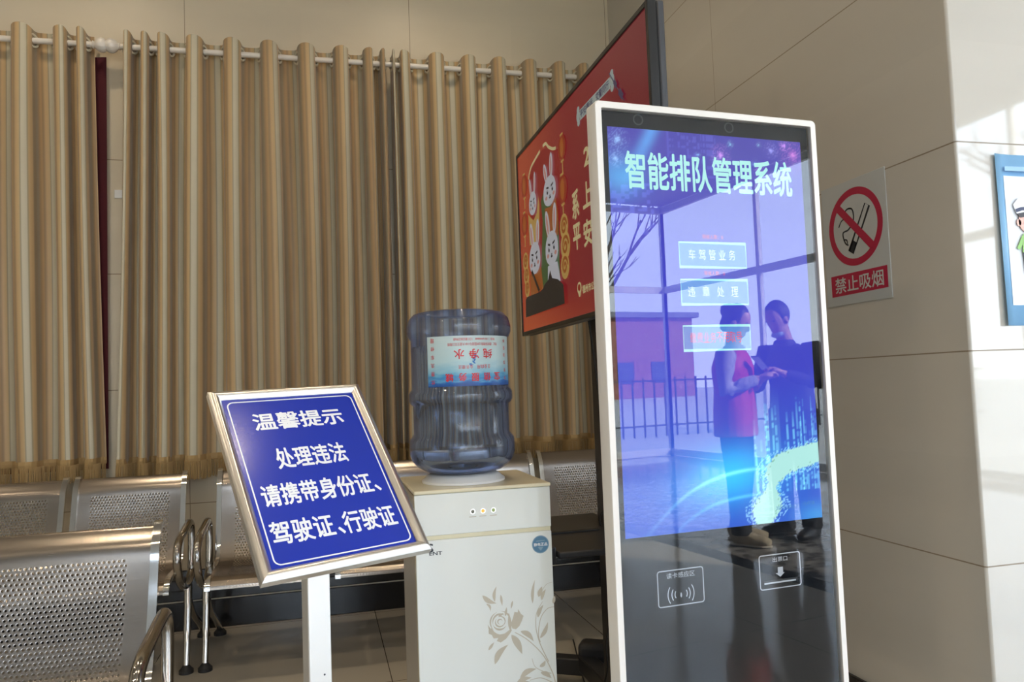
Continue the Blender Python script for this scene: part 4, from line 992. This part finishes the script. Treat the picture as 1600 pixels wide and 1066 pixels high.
m.poly(P, [(ox-0.048, oy+0.022), (ox-0.058, oy+0.048), (ox-0.040, oy+0.066), (ox, oy+0.074), (ox+0.040, oy+0.066), (ox+0.058, oy+0.048), (ox+0.048, oy+0.022)], c1+0.0006, 2)
m.line(P, [(ox-0.050, oy+0.030), (ox-0.03, oy+0.036), (ox, oy+0.038), (ox+0.03, oy+0.036), (ox+0.050, oy+0.030)], 0.010, c1+0.0010, 1); m.ell(P, ox, oy+0.054, 0.008, 0.009, c1+0.0012, 1)
m.poly(P, [(ox-0.046, oy+0.022), (ox, oy+0.030), (ox+0.046, oy+0.022), (ox+0.036, oy+0.010), (ox, oy+0.016), (ox-0.036, oy+0.010)], c1+0.0012, 5)
for s_ in (-1, 1): m.ell(P, ox+s_*0.018, oy-0.004, 0.0045, 0.007, c1+0.0008, 5)
m.line(P, [(ox-0.008, oy-0.020), (ox, oy-0.023), (ox+0.008, oy-0.020)], 0.002, c1+0.0008, 5)
m.poly(P, [(ox-0.030, oy-0.036), (ox-0.036, oy-0.090), (ox+0.036, oy-0.090), (ox+0.030, oy-0.036)], c1+0.0003, 3)
m.poly(P, [(ox-0.026, oy-0.050), (ox-0.028, oy-0.086), (ox+0.028, oy-0.086), (ox+0.026, oy-0.050)], c1+0.0007, 4)
m.poly(P, [(ox-0.032, oy-0.040), (ox-0.054, oy-0.078), (ox-0.044, oy-0.084), (ox-0.030, oy-0.060)], c1+0.0001, 3); m.poly(P, [(ox+0.032, oy-0.040), (ox+0.054, oy-0.078), (ox+0.044, oy-0.084), (ox+0.030, oy-0.060)], c1+0.0001, 3)
m.poly(P, [(ox-0.034, oy-0.090), (ox-0.030, oy-0.150), (ox-0.004, oy-0.150), (ox, oy-0.104), (ox+0.004, oy-0.150), (ox+0.030, oy-0.150), (ox+0.034, oy-0.090)], c1+0.0002, 1)
m.build('cartoon_officer', [pc['skin'], pc['navy'], pc['cap'], pc['vest'], pc['shirt'], pc['hair']], wp_)

# ------------------------------------------------------------------ outside the glazing
M['pave'] = mat('pale_paving', rgb(190, 184, 172), 0.8)
o = struct(MB().box(-60, 80, -90, 30, -0.22, -0.14), 'ground', M['pave'])
M['brick'] = mat('red_brick', rgb(150, 96, 80), 0.8); M['plaster'] = mat('plaster', rgb(216, 206, 190), 0.8); M['roof'] = mat('grey_roof', rgb(110, 112, 118), 0.7)
M['winb'] = mat('dark_window', rgb(70, 84, 100), 0.1)
def building(x0, x1, y0, y1, h, mt, label):
    r = empty('building', ((x0+x1)/2, (y0+y1)/2, -0.14), label, 'building')
    MB().box(x0, x1, y0, y1, -0.14, h).build('walls', mt, r)
    MB().box(x0-0.4, x1+0.4, y0-0.4, y1+0.4, h, h+0.4).build('roof', M['roof'], r)
    n = int((x1-x0)/3)
    for i in range(n):
        for z in range(int(h/3.2)):
            a = x0+1.0+i*3; MB().box(a, a+1.4, y1, y1+0.05, z*3.2+1.0, z*3.2+2.6).build('window', M['winb'], r)
building(-6, 12, -52, -42, 6.0, M['plaster'], 'low pale building across the forecourt, seen only as a reflection')
building(17, 37, -56, -46, 6.0, M['brick'], 'low red brick building across the forecourt, seen only as a reflection')
M['bark'] = mat('bark', rgb(96, 84, 74), 0.9)
def tree(x, y, h, seed, label):
    rr = random.Random(seed); mb = MB()
    def br(p, d, l, r, dep):
        q = p+d*l; mb.tube([p, p+d*l*0.5+V((rr.uniform(-1, 1), rr.uniform(-1, 1), 0))*l*0.04, q], [r, r*0.85, r*0.65], 6)
        if dep == 0: return
        for k in range(3 if dep > 1 else 2):
            e_ = (d+V((rr.uniform(-1, 1), rr.uniform(-1, 1), rr.uniform(-0.1, 0.7)))*0.75).normalized(); br(p+d*l*rr.uniform(0.6, 1.0), e_, l*rr.uniform(0.6, 0.8), r*0.58, dep-1)
    br(V((x, y, -0.14)), V((0, 0, 1)), h*0.33, 0.16, 5)
    o = mb.build('bare_tree', M['bark'], None); tag(o, label, 'tree')
tree(9.5, -15, 8.5, 4, 'bare winter tree outside the glazing, seen only as a reflection')
tree(15.0, -9, 8.0, 9, 'bare winter tree outside by the side glazing, seen only as a reflection')
tree(4.0, -19, 9.0, 12, 'bare winter tree far out on the forecourt, seen only as a reflection')
fe = MB()
for i in range(60): fe.box(-2+i*0.3, -1.97+i*0.3, -12.02, -11.98, -0.14, 1.25)
for z in (0.1, 1.15): fe.box(-2, 16, -12.015, -11.985, z, z+0.04)
o = fe.build('railing_fence', M['tv_side'], None); tag(o, 'dark metal railing fence outside the glazing, seen only as a reflection', 'fence')

# ------------------------------------------------------------------ two people by the entrance (seen in the kiosk glass)
def otube(mb, pts, ra, rb, axis, seg=18):
    """tube with an oriented elliptical section: ra along axis, rb across"""
    pts = [V(p) for p in pts]; n = len(pts); axis = V(axis).normalized(); vs = []; fs = []
    for i in range(n):
        T_ = (pts[min(i+1, n-1)]-pts[max(i-1, 0)]).normalized(); A = (axis-T_*axis.dot(T_)).normalized(); B = T_.cross(A)
        for k in range(seg):
            a = 2*pi*k/seg; vs.append(pts[i]+A*ra[i]*cos(a)+B*rb[i]*sin(a))
    for i in range(n-1):
        for k in range(seg): fs.append((i*seg+k, i*seg+(k+1) % seg, (i+1)*seg+(k+1) % seg, (i+1)*seg+k))
    fs += [tuple(range(seg-1, -1, -1)), tuple((n-1)*seg+k for k in range(seg))]
    mb.add(vs, fs); return mb
def ball(mb, c, rx, ax, ry, ay, rz, az, seg=18):
    """ellipsoid with given half axes along three directions"""
    c = V(c); vs = []; fs = []; nr = 10
    for j in range(nr+1):
        ph = pi*(j+0.02)/(nr+0.04)-pi/2
        for k in range(seg):
            a = 2*pi*k/seg; vs.append(c+V(ax)*rx*cos(ph)*cos(a)+V(ay)*ry*cos(ph)*sin(a)+V(az)*rz*sin(ph))
    for j in range(nr):
        for k in range(seg): fs.append((j*seg+k, j*seg+(k+1) % seg, (j+1)*seg+(k+1) % seg, (j+1)*seg+k))
    fs += [tuple(range(seg-1, -1, -1)), tuple(nr*seg+k for k in range(seg))]
    mb.add(vs, fs); return mb
def fused(mb, name, mt, parent, vox=0.010, sm=4):
    """one continuous skin over overlapping volumes"""
    o = mb.build('t_'+name, mt, None)
    r = o.modifiers.new('r', 'REMESH'); r.mode = 'VOXEL'; r.voxel_size = vox
    q = o.modifiers.new('s', 'SMOOTH'); q.iterations = sm; q.factor = 0.5
    dg = bpy.context.evaluated_depsgraph_get(); dg.update()
    me = bpy.data.meshes.new_from_object(o.evaluated_get(dg)); bpy.data.objects.remove(o)
    me.name = name; me.materials.clear(); me.materials.append(mt)
    me.polygons.foreach_set('use_smooth', [True]*len(me.polygons)); me.polygons.foreach_set('material_index', [0]*len(me.polygons))
    me.transform(world(parent).inverted())
    n = bpy.data.objects.new(name, me); COL.objects.link(n); n.parent = parent; return n
KN = V((sin(KT), -cos(KT), 0)); KP = V(KO)
def mirror(p): p = V(p); return p-KN*(2*KN.dot(p-KP))
UP = V((0, 0, 1))
def person(base, heading, label, look, P):
    """base: floor point; heading: forward direction; P: pose as (forward, left, up) points"""
    F_ = V(heading).normalized(); Lf = UP.cross(F_)
    at = lambda q: V(base)+F_*q[0]+Lf*q[1]+UP*q[2]
    r = empty('person', base, label, 'person')
    hd = at(P['head']); nk = at(P['neck']); ch = at(P['chest']); pv = at(P['pelvis'])
    hdir = (F_*cos(P['nod'])-UP*sin(P['nod'])).normalized(); hup = (UP*cos(P['nod'])+F_*sin(P['nod'])).normalized()
    b = MB()
    ball(b, hd+hup*0.015, 0.095, hdir, 0.074, Lf, 0.112, hup); ball(b, hd+hdir*0.025-hup*0.055, 0.062, hdir, 0.055, Lf, 0.060, hup)
    ball(b, hd+hdir*0.094-hup*0.018, 0.018, hdir, 0.013, Lf, 0.024, hup)                       # nose
    ball(b, hd+hdir*0.080-hup*0.066, 0.010, hdir, 0.024, Lf, 0.010, hup)                       # mouth
    for s_ in (-1, 1): ball(b, hd+Lf*s_*0.078-hup*0.012, 0.020, hdir, 0.009, Lf, 0.030, hup)   # ears
    otube(b, [ch, nk, hd-hup*0.04], [0.07, 0.056, 0.055], [0.08, 0.056, 0.055], Lf)
    mid = (ch+pv)/2
    otube(b, [pv-UP*0.08, pv, mid, ch, at((P['chest'][0], 0, P['chest'][2]+0.10))], [0.14, 0.165, 0.140, 0.175, 0.10], [0.11, 0.115, 0.10, 0.115, 0.07], Lf)
    for k in ('armL', 'armR'):
        a, e_, w_, h_ = [at(q) for q in P[k]]
        otube(b, [a, (a+e_)/2, e_, (e_+w_)/2, w_], [0.055, 0.047, 0.040, 0.036, 0.027], [0.055, 0.047, 0.040, 0.036, 0.027], F_ if k else Lf)
        d = (h_-w_).normalized(); sd = d.cross(UP).normalized()*(1 if k == 'armL' else -1); dnv = sd.cross(d).normalized()
        if dnv.z > 0: dnv = -dnv
        pal = w_+d*0.085
        otube(b, [w_, w_+d*0.04, pal], [0.026, 0.040, 0.038], [0.022, 0.017, 0.014], sd)
        for q, ln_ in ((-0.027, 0.062), (-0.009, 0.075), (0.009, 0.070), (0.027, 0.055)):
            p0 = pal+sd*q-d*0.01; b.tube([p0, p0+d*ln_*0.45+dnv*0.006, p0+d*ln_*0.75+dnv*0.028, p0+d*ln_*0.72+dnv*0.050], [0.0095, 0.009, 0.0085, 0.0075], 8)
        p0 = w_+d*0.03-sd*0.03; b.tube([p0, p0+d*0.03-sd*0.018+dnv*0.012, p0+d*0.058-sd*0.012+dnv*0.026], [0.012, 0.0105, 0.009], 8)
    for k in ('legL', 'legR'):
        a, kn, an, to = [at(q) for q in P[k]]
        otube(b, [a, (a+kn)/2, kn, (kn*0.6+an*0.4), an], [0.088, 0.074, 0.056, 0.054, 0.037], [0.088, 0.074, 0.056, 0.054, 0.037], Lf)
        otube(b, [an+(an-to).normalized()*0.04-UP*0.03, an-UP*0.035, (an+to)/2-UP*0.01, to], [0.03, 0.036, 0.040, 0.028], [0.03, 0.036, 0.026, 0.016], Lf)
    fused(b, 'body', look['skin'], r, 0.0075, 3)
    for s_ in (-1, 1):
        e = MB(); ball(e, hd+hdir*0.083+Lf*s_*0.031+hup*0.018, 0.008, hdir, 0.013, Lf, 0.007, hup, 10); e.build('eye', look['eye'], r, smooth=True)
    h = MB(); ball(h, hd+hup*0.034-hdir*0.016, 0.100, hdir, 0.084, Lf, 0.108, hup)
    if look.get('bun'):
        ball(h, hd+hup*0.065-hdir*0.085, 0.060, hdir, 0.058, Lf, 0.055, hup); ball(h, hd-hdir*0.07-hup*0.02, 0.045, hdir, 0.070, Lf, 0.07, hup)
    for v in range(len(h.v)):       # clear the face
        p = V(h.v[v])-hd; 
        if p.dot(hdir) > 0.045 and p.dot(hup) < 0.075: h.v[v] = tuple(V(h.v[v])-hdir*(p.dot(hdir)-0.045))
    fused(h, 'hair', look['hair'], r, 0.009, 3)
    # clothes
    def torso(g, low, bottom=0.98):
        m = MB(); top = at((P['chest'][0], 0, P['chest'][2]+0.135))
        otube(m, [pv+UP*low, pv+UP*0.02, mid, ch, at((P['chest'][0], 0, P['chest'][2]+0.085)), top], [0.185+g, 0.182+g, 0.168+g, 0.190+g, 0.150+g, 0.075+g], [0.138+g, 0.135+g, 0.122+g, 0.132+g, 0.105+g, 0.075+g], Lf); return m
    def sleeves(m, g):
        for k in ('armL', 'armR'):
            a, e_, w_, h_ = [at(q) for q in P[k]]; s0 = a-(a-ch)*0.25
            otube(m, [s0, a, (a+e_)/2, e_, (e_+w_)/2, w_-(w_-e_)*0.06], [0.072+g, 0.074+g, 0.063+g, 0.058+g, 0.050+g, 0.038+g], [0.072+g, 0.074+g, 0.063+g, 0.058+g, 0.050+g, 0.038+g], F_)
            for t_ in (0.2, 0.45, 0.7):
                q = e_+(w_-e_)*t_; ball(m, q, 0.055+g-0.012*t_, (w_-e_).normalized()*0.35, 0.057+g-0.012*t_, Lf, 0.057+g-0.012*t_, UP)
        return m
    fused(sleeves(torso(0.0, look['low']), 0.0), 'jacket', look['jacket'], r)
    if 'vest' in look: fused(torso(0.016, look['low']-0.03), 'vest', look['vest'], r)
    co = MB(); otube(co, [nk-UP*0.075, nk-UP*0.02], [0.088, 0.072], [0.088, 0.072], Lf); fused(co, 'collar', look['jacket'], r)
    tr_ = MB(); otube(tr_, [pv-UP*0.10, pv, pv+UP*0.10], [0.155, 0.178, 0.160], [0.125, 0.130, 0.115], Lf)
    for k in ('legL', 'legR'):
        a, kn, an, to = [at(q) for q in P[k]]; otube(tr_, [a+UP*0.03, (a+kn)/2, kn, (kn+an)/2, an-UP*0.01], [0.106, 0.094, 0.080, 0.076, 0.072], [0.106, 0.094, 0.080, 0.076, 0.072], Lf)
    fused(tr_, 'trousers', look['trousers'], r)
    for k in ('legL', 'legR'):
        a, kn, an, to = [at(q) for q in P[k]]; d = (to-an); d.z = 0; d.normalize(); s_ = MB()
        z0 = lambda p, z: V((p.x, p.y, z))
        otube(s_, [z0(an-d*0.075, 0.045), z0(an-d*0.05, 0.058), z0(an+d*0.02, 0.060), z0(an+d*0.09, 0.046), z0(an+d*0.165, 0.038), z0(an+d*0.20, 0.034)], [0.030, 0.042, 0.043, 0.048, 0.046, 0.026], [0.040, 0.055, 0.057, 0.043, 0.034, 0.026], UP.cross(d))
        so_ = fused(s_, 'shoe', look['shoe'], r, 0.007, 2)
        zmin = min(v.co.z for v in so_.data.vertices)
        for v in so_.data.vertices: v.co.z = max(v.co.z, 0.004) if zmin < 0.004 else v.co.z-zmin+0.004
        sl = MB(); otube(sl, [z0(an-d*0.080, 0.009), z0(an-d*0.04, 0.009), z0(an+d*0.08, 0.009), z0(an+d*0.17, 0.009), z0(an+d*0.205, 0.009)], [0.026, 0.041, 0.048, 0.045, 0.022], [0.009]*5, UP.cross(d)); sl.build('sole', look['sole'], so_, smooth=True)
    if 'mask' in look:
        mk = MB(); ball(mk, hd+hdir*0.058-hup*0.098, 0.040, hdir, 0.052, Lf, 0.026, hup); fused(mk, 'face_mask', look['mask'], r, 0.007, 2)
    return r, at
SK = mat('skin', rgb(205, 158, 132), 0.5); DK = mat('dark_hair', rgb(28, 25, 26), 0.5); EY = mat('eye_dark', rgb(30, 24, 22), 0.2)
def real_base(v): return mirror(V((v[0], v[1], 0)))
def real_dir(d): d = V(d); return d-KN*(2*KN.dot(d))
wv_ = V((2.905, 4.965, 0)); ed = wv_.normalized(); er = V((ed.y, -ed.x, 0))
wlook = dict(skin=SK, hair=DK, eye=EY, jacket=mat('grey_sleeves', rgb(176, 178, 186), 0.7), vest=mat('red_vest', rgb(205, 24, 48), 0.6), trousers=mat('black_trousers', rgb(26, 27, 32), 0.8), shoe=mat('beige_trainers', rgb(186, 172, 148), 0.6), sole=mat('pale_sole', rgb(210, 204, 192), 0.6), low=-0.13, bun=True)
wp_pose = dict(head=(0.045, 0, 1.575), neck=(0.015, 0, 1.435), chest=(0.0, 0, 1.25), pelvis=(0, 0, 0.92), nod=0.38,
    armL=[(0.0, 0.185, 1.345), (0.0, 0.235, 1.085), (0.205, 0.115, 1.165), (0.29, 0.06, 1.215)], armR=[(0.0, -0.185, 1.345), (-0.05, -0.235, 1.085), (0.165, -0.130, 1.150), (0.25, -0.075, 1.205)],
    legL=[(0, 0.09, 0.88), (0.02, 0.10, 0.48), (0.03, 0.105, 0.085), (0.17, 0.115, 0.03)], legR=[(0, -0.09, 0.88), (0.01, -0.10, 0.48), (-0.04, -0.10, 0.085), (0.10, -0.115, 0.03)])
person(real_base(wv_), real_dir(er*0.97-ed*0.25), 'person in a red vest over pale grey sleeves, mirrored in the kiosk glass', wlook, wp_pose)
mv_ = V((3.40, 4.99, 0)); ed2 = mv_.normalized(); er2 = V((ed2.y, -ed2.x, 0))
mlook = dict(skin=SK, hair=mat('grey_black_hair', rgb(52, 50, 52), 0.6), eye=EY, jacket=mat('navy_jacket', rgb(24, 28, 44), 0.7), trousers=mat('dark_trousers', rgb(24, 24, 28), 0.8), shoe=mat('black_shoes', rgb(22, 21, 21), 0.35), sole=mat('dark_sole', rgb(34, 32, 30), 0.6), low=-0.10, mask=mat('pale_blue_mask', rgb(170, 200, 220), 0.6))
mp_pose = dict(head=(0.115, 0, 1.600), neck=(0.055, 0, 1.465), chest=(0.015, 0, 1.28), pelvis=(0, 0, 0.94), nod=0.45,
    armL=[(0.01, 0.205, 1.375), (0.05, 0.275, 1.105), (0.25, 0.120, 1.10), (0.335, 0.06, 1.125)], armR=[(0.01, -0.205, 1.375), (0.06, -0.28, 1.115), (0.275, -0.155, 1.195), (0.355, -0.115, 1.245)],
    legL=[(0, 0.095, 0.90), (0.02, 0.115, 0.49), (0.0, 0.13, 0.085), (0.14, 0.16, 0.03)], legR=[(0, -0.095, 0.90), (0.03, -0.11, 0.49), (0.01, -0.12, 0.085), (0.15, -0.15, 0.03)])
_, at_ = person(real_base(mv_), real_dir(er2*-0.62-ed2*0.78), 'person in a dark navy jacket with lowered face mask, mirrored in the kiosk glass', mlook, mp_pose)
ph = empty('phone', at_((0.42, -0.10, 1.26)), 'mobile phone held by the person in the navy jacket, mirrored in the kiosk glass', 'phone')
pf = Fr(at_((0.435, -0.095, 1.275)), at_((0, 1, 0))-at_((0, 0, 0)), at_((0.75, 0, 0.66))-at_((0, 0, 0)))
MB().box(-0.036, 0.036, -0.075, 0.075, -0.004, 0.004, fr=pf).build('case', M['black'], ph, bev=0.003)
MB().box(-0.033, 0.033, -0.070, 0.070, 0.0042, 0.0046, fr=pf).build('phone_screen', glow('phone_glow', (0.8, 0.85, 0.95), 1.0), ph)
